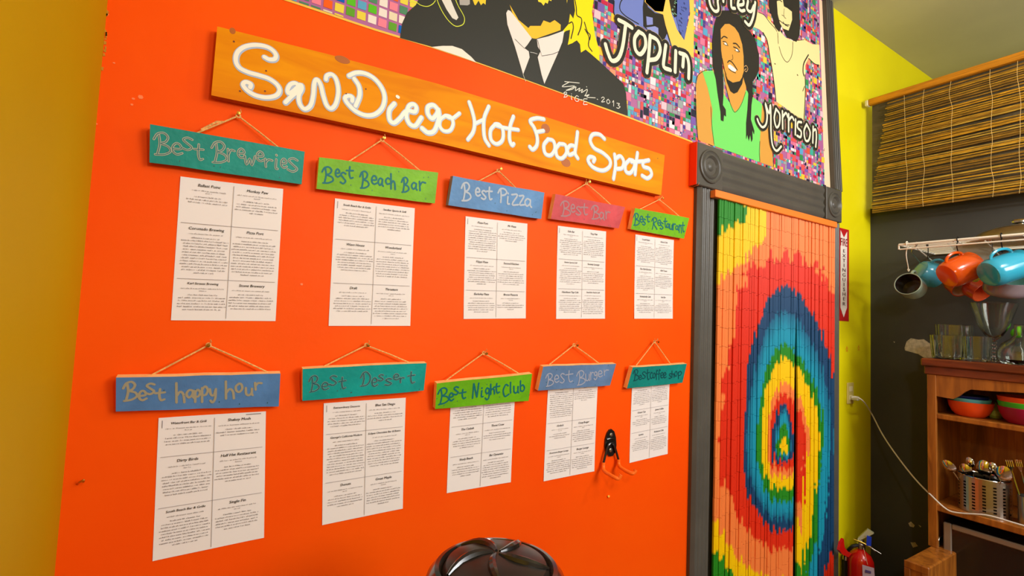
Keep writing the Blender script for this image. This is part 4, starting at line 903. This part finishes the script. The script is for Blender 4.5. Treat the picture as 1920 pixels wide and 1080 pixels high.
# scalloped apron
g = MB(); ya, yb = yL-.034, Y0+.034; N = 60; up = []; lo = []
for i in range(N+1):
    y = ya+(yb-ya)*i/N; dd = (ya-y)
    k = min(1, max(0, (dd-.055)/.07)); k = k*k*(3-2*k); zz = zS-.098+.055*k-.006*math.sin(dd*14)
    lo.append((HX-.002, y, zz)); up.append((HX-.002, y, zS))
vs = up+lo+[(HX+.014, p[1], p[2]) for p in up]+[(HX+.014, p[1], p[2]) for p in lo]; n = N+1
g.add(vs, [(i, i+1, n+i+1, n+i) for i in range(N)]+[(2*n+i, 3*n+i, 3*n+i+1, 2*n+i+1) for i in range(N)]+[(n+i, n+i+1, 3*n+i+1, 3*n+i) for i in range(N)]); build('apron', g, M_hutch, root)
build('shelf', MB().bbox((HX, Y0+.018, z1b), (Xb-.012, yL-.018, z1t), .003), M_hutch, root)
build('shelf', MB().bbox((HX-.004, Y0+.018, z2b), (Xb-.012, yL-.018, z2t), .003), M_hutch, root)
# open base cabinet below
bx = 2.62; by = plane(1696, 1062, 0, bx)[1]; zl = .16
root = thing('base_cabinet', ((bx+Xb)/2, (by+Y0)/2, 0), 'low open oak base cabinet under the hutch holding the microwave', 'cabinet')
for y1_ in (by, Y0+.09):
    m = MB().bbox((bx, y1_-.085, 0), (Xb, y1_, zc), .005); e_ = build('end_post', m, M_hutch, root)
    m = MB().bbox((bx-.006, y1_-.085, .02), (bx, y1_-.062, zc-.03), .002).bbox((bx-.006, y1_-.022, .02), (bx, y1_, zc-.03), .002).bbox((bx-.006, y1_-.085, zc-.03), (bx, y1_, zc), .002)
    build('moulding', m, M_hutch, e_)
build('shelf', MB().bbox((bx+.02, Y0+.09, zl-.025), (Xb-.02, by-.085, zl), .003), M_hutch, root)
build('kick_board', MB().bbox((bx+.05, Y0+.09, 0), (bx+.07, by-.085, zl-.025), .002), M_hutchd, root)
build('back_panel', MB().box((Xb-.016, Y0+.09, zl), (Xb-.006, by-.085, zc)), M_hutchd, root)

# microwave under the hutch
mx = HX+.02; my1 = plane(1768, 985, 0, mx)[1]; my0 = my1-.5
zq = plane(1768, 978, 0, mx)[2]
root = thing('microwave', (mx+.12, (my1+my0)/2, zl), 'silver framed microwave oven with black glass door under the hutch shelf', 'microwave')
build('body', MB().bbox((mx+.012, my0, zl+.004), (3.23, my1, zq), .006), M_blackp, root)
m = MB(); fr = .03
m.bbox((mx, my1-fr, zl+.012), (mx+.014, my1, zq), .004).bbox((mx, my0, zl+.012), (mx+.014, my0+fr, zq), .004).bbox((mx, my0+fr, zq-.024), (mx+.014, my1-fr, zq), .004).bbox((mx, my0+fr, zl+.012), (mx+.014, my1-fr, zl+.036), .004)
build('frame', m, mat('silver_plastic', (150, 142, 132), .4, metal=.5), root); build('glass_door', MB().box((mx+.005, my0+fr, zl+.036), (mx+.012, my1-fr, zq-.024)), M_blackg, root, flat=True)
# silver tray leaning left of it
g = MB(); a_ = plane(1763, 1010, 0, HX+.03)
g.hexa([(HX+.03, my1+.014, zl+.002), (HX+.03, my1+.018, a_[2]), (HX+.25, my1+.018, a_[2]), (HX+.25, my1+.014, zl+.002)], (0, .004, 0))
g.tube([(HX+.028, my1+.016, zl+.006), (HX+.028, my1+.02, a_[2]-.01), (HX+.04, my1+.02, a_[2])], .005, 8)
build('baking_tray', g, M_steel, label='silver baking tray standing on edge left of the microwave', cat='tray')

# ================================================================== WHITE PLASTER PATCHES on the black wall
def patch(pts, ax, v, lab):
    g = MB(); q = [plane(x, y, 0, XB-.001) for x, y in pts]; g.prism(q, (.0008, 0, 0)); return g
g = patch([(1696, 652), (1700, 640), (1708, 634), (1722, 637), (1732, 636), (1745, 645), (1752, 662), (1747, 672), (1733, 671), (1722, 664), (1708, 660), (1697, 657)], 0, XB, '')
for pts in ([(1703, 981), (1708, 978), (1715, 985), (1713, 989), (1706, 987)], [(1707, 1017), (1716, 1017), (1721, 1024), (1712, 1027)], [(1722, 984), (1727, 987), (1726, 989)], [(1675, 640), (1678, 641), (1677, 643)]):
    g.prism([plane(x, y, 0, XB-.001) for x, y in pts], (.0008, 0, 0))
build('trim_5', g, mat('bare_plaster', (206, 196, 172), .9, var=.2, vs=60), kind='structure', flat=True)

# ================================================================== WIRE RACK with mugs
zr = 1.856; ry0 = -.3; ry1 = 1.02; rx0 = 2.815; rx1 = 3.255
rack = thing('wire_rack', ((rx0+rx1)/2, (ry0+ry1)/2, zr), 'white wire shelf on the black wall with mugs hanging below it', 'shelf')
for i in range(14):
    x = rx0+(rx1-rx0)*i/13; build('wire', MB().tube([(x, ry0, zr), (x, ry1, zr)], .0026, 6), M_wire, rack)
m = MB().tube([(rx0, ry0, zr-.004), (rx0, ry1, zr-.004)], .0045, 8).tube([(rx0, ry0, zr-.026), (rx0, ry1-.003, zr-.026)], .0035, 8).tube([(rx1, ry0, zr-.004), (rx1, ry1, zr-.004)], .0035, 8)
m.tube([(rx0, ry1, zr-.004), (rx0, ry1, zr-.026)], .0035, 6)
build('front_rail', m, M_wire, rack)
for y in (ry1, .82, .6, .4, .1, -.2): build('cross_wire', MB().tube([(rx0, y, zr-.004), (rx1, y, zr-.004)], .0035, 6), M_wire, rack)
for y in (.97, .72): build('brace', MB().tube([(rx0+.04, y, zr-.012), (rx1, y, zr-.11)], .003, 6), M_wire, rack)

def mug(axis, centre, R_, H, mo, mi, handle, name='mug', label='', cat='mug', hr=.02, group='mugs hanging under the wire rack', belly=0):
    """axis: direction of the opening; centre: middle of the body; handle: direction of the handle"""
    ax = Vector(axis).normalized(); hd = Vector(handle); hd = (hd-ax*hd.dot(ax)).normalized(); th_ = ax.cross(hd)
    M_ = Matrix(((hd.x, th_.x, ax.x, centre[0]), (hd.y, th_.y, ax.y, centre[1]), (hd.z, th_.z, ax.z, centre[2]), (0, 0, 0, 1)))
    root = thing(name, tuple(centre), label, cat, group)
    h = H/2; bl = lambda t: R_*(1+belly*math.sin(math.pi*t))
    pr = [(0, -h), (R_*.7, -h), (R_*.86, -h+.004), (R_*.94, -h+.012)]+[(bl(t), -h+.02+(H-.022)*t) for t in (0.05, .3, .55, .8, .95)]+[(R_*1.0, h)]
    build('body', MB().lathe(pr[:-1]+[(R_, h), (R_-.0025, h+.001), (R_-.004, h-.002)], 32, M_, cap=False), mo, root)
    build('interior', MB().lathe([(R_-.004, h-.002), (bl(.8)-.006, h-.02), (bl(.4)-.006, 0), (R_*.85, -h+.012), (0, -h+.009)], 32, M_, cap=False), mi, root)
    hp = [M_@Vector((R_*.95+hr*1.5*math.sin(t), 0, -.002+H*.30*math.cos(t))) for t in np.linspace(.05, math.pi-.05, 11)]
    build('handle', MB().tube([tuple(p) for p in hp], .006, 8), mo, root)
    return root, M_@Vector((R_+hr*1.1, 0, 0))
def ceramic(n, c, r=.18): return mat(n, c, r, coat=.4)
def shook(x, y, ztop, end, m_, lab):
    e = Vector(end); P = [(x, y, ztop-.008), (x-.006, y, ztop+.008), (x+.006, y, ztop+.014), (x+.012, y, ztop), (x+.008, y*.5+e.y*.5, (ztop+e.z)/2+.01), (e.x, e.y, e.z+.012), (e.x-.006, e.y, e.z), (e.x+.004, e.y, e.z-.007), (e.x+.014, e.y, e.z+.004)]
    build('s_hook', MB().tube(smooth(P, 4), .0022, 8), m_, label=lab, cat='hook', group='hooks on the wire rack')
dF = -VF; dR = VR; dU = VU
P3 = lambda x, y, X: plane(x, y, 0, X)
def A3(r, u, f): return tuple(np.array(r*VR+u*VU-f*VF))
_, hk = mug(A3(-.78, .30, .5), P3(1709, 538, 2.86), .054, .10, ceramic('celadon_glaze', (150, 170, 150)), ceramic('dark_glaze', (28, 16, 14)), A3(.1, 1, 0), label='grey-green mug with dark brown inside, leftmost on the rack')
shook(rx0, P3(1700, 465, rx0)[1], zr-.004, P3(1703, 506, 2.86), M_wire, 'long pale wire hook holding the grey-green mug')
_, hk = mug(A3(.75, -.35, .1), P3(1741, 513, 3.03), .056, .094, ceramic('light_blue_glaze', (70, 160, 190)), ceramic('light_blue_in', (90, 170, 190)), A3(-.5, 1, .4), label='light blue rounded mug behind the grey-green one', belly=.12)
shook(rx0+.04, P3(1718, 466, rx0+.04)[1], zr-.004, P3(1726, 498, 3.03), M_steel, 'steel hook holding the light blue mug')
_, hk = mug(A3(.80, .38, .05), P3(1799, 507, 2.86), .062, .13, ceramic('orange_glaze', (224, 86, 16)), ceramic('orange_in', (200, 70, 14)), A3(-.35, 1, .1), label='bright orange mug tilted on a black hook', belly=.03, hr=.018)
shook(rx0, P3(1795, 447, rx0)[1], zr-.004, P3(1797, 480, 2.86), M_blackp, 'black hook holding the bright orange mug')
_, hk = mug(A3(.85, .3, .05), P3(1884, 504, 2.84), .060, .15, ceramic('turquoise_glaze', (48, 160, 190)), ceramic('turq_in', (60, 150, 170)), A3(-.1, 1, .1), label='large turquoise mug right of the orange mug', belly=.02)
shook(rx0, P3(1877, 440, rx0)[1], zr-.004, P3(1879, 470, 2.84), M_blackp, 'black hook holding the large turquoise mug')
shook(rx0+.10, P3(1858, 455, rx0+.1)[1], zr-.004, P3(1860, 478, rx0+.1), M_chrome, 'chrome hook between the orange and turquoise mugs')
shook(rx0+.08, P3(1738, 460, rx0+.08)[1], zr-.004, P3(1740, 482, rx0+.08), M_blackp, 'empty dark hook near the left end of the rack')
mug(A3(-.05, -.55, .8), P3(1795, 533, 3.1), .048, .075, ceramic('rust_glaze', (190, 60, 20)), ceramic('speckled_in', (216, 176, 150)), A3(0, 1, 0), label='small rust cup with pale pink inside under the orange mug', hr=.012)
mug(A3(.1, -.5, .85), P3(1831, 541, 3.12), .052, .07, ceramic('rust_glaze', (190, 60, 20)), ceramic('brick_in', (206, 84, 40)), A3(0, 1, 0), label='small rust cup with brick red inside, right of the pink one', hr=.012)
mug(A3(-.1, .85, .3), P3(1888, 538, 2.95), .078, .07, ceramic('mauve_glaze', (128, 116, 122)), ceramic('pattern_in', (120, 170, 160)), A3(0, 1, 0), label='wide mauve cup with patterned rim under the turquoise mug', hr=.012)
g = MB().lathe([(0, -.016), (.010, -.013), (.0175, 0), (.010, .014), (.003, .021), (0, .022)], 16, Matrix.Translation(tuple(P3(1828, 522, 2.97))) @ Matrix.Rotation(1.3, 4, 'Y'))
build('lemon_squeezer', g, ceramic('lemon_yellow', (220, 210, 30)), label='small yellow lemon-shaped gadget hanging among the mugs', cat='utensil')
# white plastic sheet hanging under the rack
q = [P3(1775, 457, 2.93), P3(1862, 460, 3.0), P3(1853, 500, 3.05), P3(1822, 496, 3.02)]
g = MB().hexa(q, (.002, 0, 0)); g.hexa([q[0], q[0]*.5+q[3]*.5+np.array([-.02, 0, 0]), q[3], q[3]+np.array([.01, 0, .01])], (.0015, 0, 0))
build('plastic_bag', g, mat('milky_plastic', (206, 206, 190), .25, coat=.3), label='milky white plastic sheet tucked under the wire rack', cat='bag')
# pan lid on the rack
lc = (3.02, P3(1915, 440, 3.02)[1], zr+.003); R_ = .17
root = thing('pan_lid', lc, 'domed steel pan lid lying on the wire rack', 'lid')
T = Matrix.Translation(lc); build('dome', MB().lathe([(R_, 0), (R_+.004, .004), (R_*.97, .012), (R_*.8, .036), (R_*.5, .056), (R_*.2, .066), (0, .067)], 48, T), M_steel, root)
build('knob', MB().lathe([(.012, .062), (.01, .07), (.03, .076), (.034, .083), (.026, .09), (0, .092)], 24, T), M_chrome, root)

# ================================================================== GLASSES on the hutch
def vessel(prof, x, y, z, name, label, cat, grp=None, n=40, m_=None, flute_=0):
    g = MB(); T = Matrix.Translation((x, y, z))
    g.lathe(prof, n, T)
    if flute_:
        for i, v in enumerate(g.v):
            a = math.atan2(v[1]-y, v[0]-x); r = math.hypot(v[0]-x, v[1]-y)
            if r > flute_*.6 and v[2]-z > .012: k = 1+.035*math.cos(a*10); g.v[i] = (x+(v[0]-x)*k, y+(v[1]-y)*k, v[2])
    return build(name, g, m_ or M_glass, label=label, cat=cat, group=grp)
def onhutch(x, y): p = plane(x, y, 2, zT); return p
def tumbler(pxx, pyy, wpx, hpx, X_, label):
    p = P3(pxx, pyy, X_); k = depth(p)/FL; r = wpx/2*k*.86; h = hpx*k
    pr = [(0, 0), (r*.82, 0), (r*.9, .004)]+[(r*(.9+.1*t), .004+(h-.004)*t) for t in (.3, .7, 1)]+[(r-.001, h+.001), (r-.003, h)]+[((r-.003)*(.9+.1*t), .01+(h-.01)*t) for t in (.7, .3, .02)]+[(0, .009)]
    vessel(pr, p[0], p[1], zT+.0005, 'tumbler', label, 'glass', 'glasses on top of the hutch', 80, flute_=r)
tumbler(1777, 668, 58, 44, 2.965, 'short fluted tumbler at the left end of the hutch top')
tumbler(1789, 655, 62, 62, 3.12, 'tall tumbler behind the two short fluted ones')
tumbler(1832, 674, 46, 46, 2.965, 'short fluted tumbler beside the beaded goblet')
p = P3(1864, 671, 3.06); k = depth(p)/FL
H = 110*k; rb = 38*k*.9
pr = [(0, 0), (.034, 0), (.034, .003), (.012, .008)]
zc_ = .012
for i in range(5): pr += [(.006, zc_), (.0105, zc_+.008), (.006, zc_+.016)]; zc_ += .017
pr += [(.012, zc_+.004), (rb*.35, zc_+.02), (rb*.65, zc_+.07), (rb, H), (rb-.002, H+.001), (rb*.62, zc_+.07), (rb*.3, zc_+.026), (0, zc_+.014)]
vessel(pr, p[0], p[1], zT+.0005, 'goblet', 'wide goblet with a beaded stem', 'glass', 'glasses on top of the hutch')
p = P3(1912, 684, 2.98); k = depth(p)/FL; R_ = 36*k*.86
pr = [(0, 0), (R_*.8, 0), (R_, .02), (R_*1.02, .05), (R_*.8, .085), (R_*.4, .11), (.017, .125), (.015, .17), (.018, .172), (.013, .171), (.013, .125), (R_*.37, .107), (R_*.77, .082), (R_*.98, .05), (R_*.95, .02), (0, .006)]
vessel(pr, p[0], p[1], zT+.0005, 'carafe', 'round clear carafe right of the beaded goblet', 'carafe', 'glasses on top of the hutch')
p = P3(1915, 662, 3.10); k = depth(p)/FL
pr = [(0, 0), (.035, 0), (.035, .003), (.005, .008), (.004, .10), (.012, .11), (.075, .165), (.073, .166), (.01, .113), (0, .111)]
vessel(pr, p[0]-.01, p[1]-.075, zT+.0005, 'coupe_glass', 'stemmed cocktail glass behind the carafe', 'glass', 'glasses on top of the hutch')
p = P3(1909, 615, 3.15); root = thing('toy_ball', (p[0], p[1], zT), 'bright green round bottle stopper among the glasses', 'bottle')
build('bottle_body', MB().lathe([(0, 0), (.024, 0), (.026, .01), (.026, .06), (.012, .09), (.011, .11), (0, .11)], 20, Matrix.Translation((p[0], p[1], zT+.001))), M_glass, root)
build('stopper', MB().lathe([(0, .11)]+[(.026*math.sin(t), .134-.026*math.cos(t)) for t in np.linspace(.4, math.pi, 10)], 20, Matrix.Translation((p[0], p[1], zT+.001))), mat('lime_plastic', (90, 200, 30), .3), root)
root.name = 'bottle'; ORG['bottle'] = ORG['toy_ball']

# ================================================================== BOWLS on the upper shelf
def bowl(x, y, z, r, h, c, label, name='bowl'):
    pr = [(0, 0), (r*.62, 0), (r*.8, h*.22), (r*.94, h*.6), (r, h), (r-.003, h+.001), (r*.9, h*.6), (r*.75, h*.25), (0, h*.12)]
    vessel(pr, x, y, z, name, label, 'bowl', 'stacked plastic bowls', 32, mat('bowl_%02x%02x%02x' % c, c, .35))
p = P3(1820, 790, HX+.1); k = depth(p)/FL; r = 37*k*.88
bowl(HX+.1, p[1], z1t+.001, r, 27*k, (226, 74, 16), 'orange plastic bowl at the bottom of the left stack')
bowl(HX+.1, p[1]+.002, z1t+.001+14*k, r*.92, 19*k, (96, 184, 196), 'pale blue plastic bowl nested in the orange one')
bowl(HX+.1, p[1]+.004, z1t+.001+22*k, r*.84, 16*k, (18, 36, 110), 'navy plastic bowl on top of the left stack')
p = P3(1925, 805, HX+.1)
for j, (c, n_) in enumerate((((150, 16, 60), 'magenta plastic bowl at the bottom of the right stack'), ((60, 180, 40), 'green plastic bowl in the middle of the right stack'), ((214, 72, 24), 'red-orange plastic bowl on top of the right stack'))):
    bowl(HX+.1, p[1], z1t+.001+j*9*k, 40*k*.9+.001*j, 28*k, c, n_)
p = P3(1866, 775, HX+.16); g = MB().lathe([(0, 0), (.02, 0), (.028, .012), (.026, .035), (.012, .05), (.006, .07), (0, .071)], 14, Matrix.Translation((HX+.16, p[1], z1t+.001)))
build('squeeze_bottle', g, mat('olive_plastic', (150, 160, 50), .4), label='small olive green squeeze bottle between the bowl stacks', cat='bottle')

# ================================================================== CUTLERY CADDY
p = P3(1846, 968, HX+.075); k = depth(p)/FL; cy0 = p[1]; ch = 66*k; cz = z2t+.001; cx = HX+.075; rc = 44*k*.85
root = thing('cutlery_caddy', (cx, cy0, cz), 'perforated steel cutlery holder full of spoons on the lower hutch shelf', 'utensil holder')
# wall with real slots: ring of strips leaving holes
g = MB(); NA = 48; rows = 9
def cp_(a, z, r=rc): return (cx+r*math.cos(a)*.8, cy0+r*math.sin(a), cz+z)
for i in range(NA):
    a0 = 2*math.pi*i/NA; a1 = 2*math.pi*(i+1)/NA; hole = i % 3 != 0
    for j in range(rows*2+1):
        z0_ = ch*(.0 if j == 0 else .12+.72*(j-1)/(rows*2-1)); z1_ = ch*(.12+.72*j/(rows*2-1)) if j < rows*2 else ch
        if j == 0: z1_ = ch*.12
        if hole and i % 3 == 1 and j % 2 == 1 and 0 < j < rows*2: continue
        g.add([cp_(a0, z0_), cp_(a1, z0_), cp_(a1, z1_), cp_(a0, z1_)], [(0, 1, 2, 3)])
build('perforated_wall', g, M_steel, root)
g = MB().tube([cp_(a, ch) for a in np.linspace(0, 2*math.pi, 33)[:-1]], .0025, 6, closed=True); build('rim', g, M_chrome, root)
build('base', MB().lathe([(0, 0), (rc*.98, 0), (rc*.98, .004), (0, .004)], 32, Matrix.Translation((cx, cy0, cz)) @ Matrix.Diagonal((.8, 1, 1, 1))), M_steel, root)
build('liner', MB().lathe([(rc*.9, .005), (rc*.9, ch*.9)], 32, Matrix.Translation((cx, cy0, cz)) @ Matrix.Diagonal((.8, 1, 1, 1)), cap=False), M_blackp, root)
def spoon(base, tip, r, label, fork=False):
    b = Vector(base); t = Vector(tip); d = (t-b).normalized(); sd = d.cross(Vector((1, 0, .2))).normalized(); up = sd.cross(d)
    root = thing('fork' if fork else 'spoon', tuple(b), label, 'cutlery', 'cutlery in the hutch')
    g = MB(); L = (t-b).length; m0 = b+d*(L-2.4*r)
    g.tube([tuple(b), tuple(b*.5+m0*.5), tuple(m0)], [.004, .003, .0028], 8); build('handle', g, M_chrome, root)
    g = MB()
    if fork:
        g.add([tuple(m0+sd*s_+up*0) for s_ in (-.003, .003)]+[tuple(m0+d*.02+sd*s_) for s_ in (r*.6, -r*.6)], [(0, 1, 2, 3)])
        for s_ in (-.6, -.2, .2, .6): g.tube([tuple(m0+d*.018+sd*s_*r), tuple(m0+d*.045+sd*s_*r+up*.004), tuple(t+sd*s_*r)], [.0016, .0014, .0006], 5)
        build('tines', g, M_chrome, root)
    else:
        vs = []; fs = []; N = 20; Rn = 6; c = t-d*1.35*r
        vs.append(c+up*-.45*r)
        for j in range(1, Rn+1):
            q_ = j/Rn
            for i in range(N):
                a = 2*math.pi*i/N; vs.append(c+d*(1.35*r*q_*math.cos(a))+sd*(r*q_*math.sin(a)*(1-.12*math.cos(a)))+up*(-.45*r*(1-q_*q_)))
        fs += [(0, 1+i, 1+(i+1) % N) for i in range(N)]
        for j in range(Rn-1): fs += [(1+j*N+i, 1+j*N+(i+1) % N, 1+(j+1)*N+(i+1) % N, 1+(j+1)*N+i) for i in range(N)]
        n_ = len(vs); vs += [v-up*.0012 for v in vs]; fs += [tuple(n_+q_ for q_ in f_[::-1]) for f_ in fs]
        g.add([tuple(v) for v in vs], fs); build('spoon_bowl', g, M_chrome, root)
bz = cz+.02
for j, (x, y, X, r, lab) in enumerate(((1771, 867, 2.90, .021, 'spoon leaning far left out of the caddy'), (1806, 874, 2.93, .021, 'spoon second from the left in the caddy'), (1816, 862, 2.99, .015, 'small spoon at the back left of the caddy'), (1845, 868, 2.94, .024, 'large spoon upright in the middle of the caddy'), (1861, 872, 2.99, .018, 'spoon behind the large middle one'), (1886, 880, 2.90, .025, 'round ladle-like spoon at the right of the caddy'))):
    tp_ = P3(x, y, X); tp_[2] += .012; spoon((cx+random.uniform(-.015, .015), cy0+(tp_[1]-cy0)*.25, bz), tp_, r*1.1, lab)
tp_ = P3(1892, 866, 2.93); spoon((2.95, tp_[1]-.05, z2t+.02), tp_, .016, 'fork leaning at the right edge of the hutch', True)
tp_ = P3(1910, 868, 2.93); spoon((2.97, tp_[1]-.04, z2t+.02), tp_, .014, 'second fork at the right edge of the hutch', True)
g = MB(); root = thing('cutlery_caddy', (2.96, P3(1925, 960, 2.96)[1], cz), 'second cutlery holder at the right edge of the hutch', 'utensil holder')
build('cup', MB().lathe([(0, 0), (.04, 0), (.042, .004), (.042, .12), (.04, .12), (.04, .006), (0, .006)], 32, Matrix.Translation((2.96, P3(1935, 960, 2.96)[1], cz))), M_steel, root)

# ================================================================== BAMBOO BLIND above the black wall
VX = 3.17; by1 = plane(1629, 195, 0, VX)[1]; by0 = -.45; bzt = 2.775; bzb = 2.098
blind = thing('bamboo_blind', (VX, (by0+by1)/2, bzb), 'old bamboo slat blind hanging over the opening above the black wall', 'blind')
build('head_rail', MB().bbox((VX-.02, by0, bzt-.036), (VX+.012, by1-.004, bzt), .004), mat('orange_cane', (214, 138, 16), .55, var=.2, vs=8, stretch=(20, 1, 20)), blind, label='orange cane head rail')
build('backing_cloth', MB().box((VX+.022, by0, bzb+.01), (VX+.026, by1-.008, bzt-.01)), mat('grey_backing', (104, 92, 66), .9, var=.3, vs=7), blind, flat=True)
g = MB().bbox((VX-.024, by1-.004, bzt-.038), (VX+.014, by1+.012, bzt-.004), .003); build('bracket', g, mat('white_bracket', (220, 210, 170), .5), blind)
M_sl = [mat('bamboo_slat_%d' % i, c, .5, var=.3, vs=14, stretch=(10, 1.5, 10)) for i, c in enumerate(((206, 156, 40), (176, 130, 38), (214, 172, 60), (146, 108, 36), (226, 166, 34)))]
NSL = 54
slats = []
for i in range(NSL):
    t = (i+.5)/NSL; z = bzt-.05-(bzt-.05-bzb)*t; r = random.uniform(.0030, .0052)
    ins = .09*(1-t)**1.2+random.uniform(0, .015); ye = by1-ins*.9-.005
    ti = random.uniform(-.012, .012) if random.random() < .25 else random.uniform(-.004, .004); xo = random.uniform(-.008, .006)
    if random.random() < .07: continue
    P = [(VX+xo, ye, z+random.uniform(-.003, .003)), (VX+xo*.5, ye-.3, z+ti*.4), (VX, ye-.62, z+ti), (VX, by0+.01, z)]
    build('slat', MB().tube(P, [r*.8, r, r, r], 6), random.choice(M_sl), blind)
g = MB()
for px_ in (1700, 1733, 1785, 1862, 1915):
    yy = plane(px_, 300, 0, VX)[1]
    g.tube(smooth([(VX-.013, yy+random.uniform(-.007, .007), bzt-.04-(bzt-.04-bzb)*q_/9) for q_ in range(10)], 3), .0008, 4)
for yy in (.45, .2, 0, -.25): g.tube([(VX-.013, yy, bzt-.04), (VX-.013, yy, bzb)], .0008, 4)
build('binding_threads', g, mat('pale_thread', (214, 180, 110), .8), blind)

# ================================================================== FIRE EXTINGUISHER
R_ = .058; exy = DW-.082; exx = plane(1614, 1070, 1, exy)[0]; et = plane(1602, 1028, 1, exy)[2]-.012
rv = np.array([.36, -.93, 0]); zv = np.array([0, 0, 1.]); bv = np.array([-.93, -.36, 0])      # along the handle, up, towards the room
root = thing('fire_extinguisher', (exx, exy, et-.42), 'red fire extinguisher with hose and tag hanging on the yellow wall', 'fire extinguisher')
T = Matrix.Translation((exx, exy, et-.42)); M_red = mat('red_enamel', (206, 22, 14), .25, coat=.5); e0 = np.array([exx, exy, et])
def E_(r, u, b=0): return e0+rv*r+zv*u+bv*b
build('cylinder', MB().lathe([(0, .0), (R_*.9, 0), (R_, .012), (R_, .34), (R_*.95, .365), (R_*.75, .39), (R_*.4, .405), (.018, .41), (.018, .425), (0, .425)], 40, T), M_red, root)
build('valve', MB().lathe([(.017, -.004), (.02, .0), (.02, .022), (.014, .028), (.014, .044), (0, .044)], 16, Matrix.Translation(tuple(e0))), M_steel, root)
build('carry_handle', MB().hexa([E_(-.015, .03, .012), E_(-.012, .05, .012), E_(.028, .105, .012), E_(.055, .092, .012)], -bv*.024), mat('pale_metal', (206, 206, 170), .35, metal=.3), root)
build('lever', MB().tube(smooth([E_(-.03, .04, .014), E_(.01, .034, .016), E_(.045, .022, .016), E_(.062, .008, .014)], 3), .005, 8), M_chrome, root)
build('safety_seal', MB().prism([E_(.024, .028, .018), E_(.044, .028, .018), E_(.046, .075, .018), E_(.026, .078, .018)], bv*.004), mat('blue_plastic', (20, 60, 200), .4), root, label='blue plastic safety seal')
build('pull_pin', MB().tube([E_(.03, .028, .02), E_(.085, .004, .02)], .0011, 5), M_steel, root)
build('tag_string', MB().tube([E_(.012, .01, .02), E_(.03, -.055, .055)], .001, 4), paint((230, 200, 160)), root)
build('inspection_tag', MB().prism([E_(.008, -.06, .062), E_(.056, -.066, .048), E_(.062, -.15, .05), E_(.01, -.15, .064)], bv*.001), mat('tag_card', (206, 190, 214), .5), root, flat=True)
build('tag_print', MB().prism([E_(.02, -.08, .0635), E_(.044, -.083, .0565), E_(.044, -.094, .0565), E_(.02, -.094, .0635)], bv*.0006), paint((96, 80, 150)), root, flat=True)
build('hose', MB().tube(smooth([E_(-.012, .014, .01), E_(-.04, .0, .03), E_(-.066, -.06, .02), E_(-.07, -.2, .02), E_(-.066, -.3, .02)], 5), .009, 10), M_blackp, root)
build('hose_band', MB().tube([E_(-.066, -.055, .02), E_(-.067, -.075, .02)], .0115, 10), M_chrome, root)
g = MB().prism([W(x, y, .085) for x, y in ((1582, 1010), (1577, 1018), (1574, 1032), (1580, 1040), (1591, 1045), (1597, 1038), (1590, 1034), (1584, 1027), (1583, 1018))], (0, .012, 0)); build('horn', g, M_red, root)
build('wall_bracket', MB().box((exx-.02, exy+R_-.004, et-.3), (exx+.02, DW-.0005, et-.05)), M_blackp, root, flat=True)

# ================================================================== DARK OBJECT at the bottom edge: round bin lid with swirled vanes
by_ = .80; c = plane(930, 1078, 1, by_); R_ = .134; tz = plane(930, 1036, 1, by_)[2]
root = thing('round_bin', (c[0], by_, 0), 'black round bin with a glossy swirled lid in front of the orange wall', 'bin')
T = Matrix.Translation((c[0], by_, tz-.075))
build('bin_body', MB().lathe([(0, -(tz-.075)), (R_*.78, -(tz-.075)), (R_*.8, -(tz-.085)), (R_*.98, -.03), (R_*.98, 0), (R_*.9, 0)], 48, T), M_blackp, root)
build('lid_rim', MB().lathe([(R_*1.0, -.03), (R_*1.03, -.02), (R_*1.02, .012), (R_*.96, .034), (R_*.86, .05), (R_*.8, .052), (R_*.76, .044)], 64, T, cap=False), M_blackg, root)
build('lid_dome', MB().lathe([(R_*.77, .040), (R_*.7, .056), (R_*.5, .068), (R_*.2, .074), (0, .075)], 64, T), mat('black_satin_plastic', (30, 28, 25), .33), root)
for i in range(5):
    P = []
    for j in range(9):
        t = j/8; a = 2*math.pi*i/5+t*.6; r = R_*(.05+.68*t); P.append((c[0]+r*math.cos(a), by_+r*math.sin(a), tz-.075+.075-.02*t**2.2))
    build('vane', MB().tube(P, [.003+.006*math.sin(math.pi*j/8) for j in range(9)], 8), M_blackg, root)
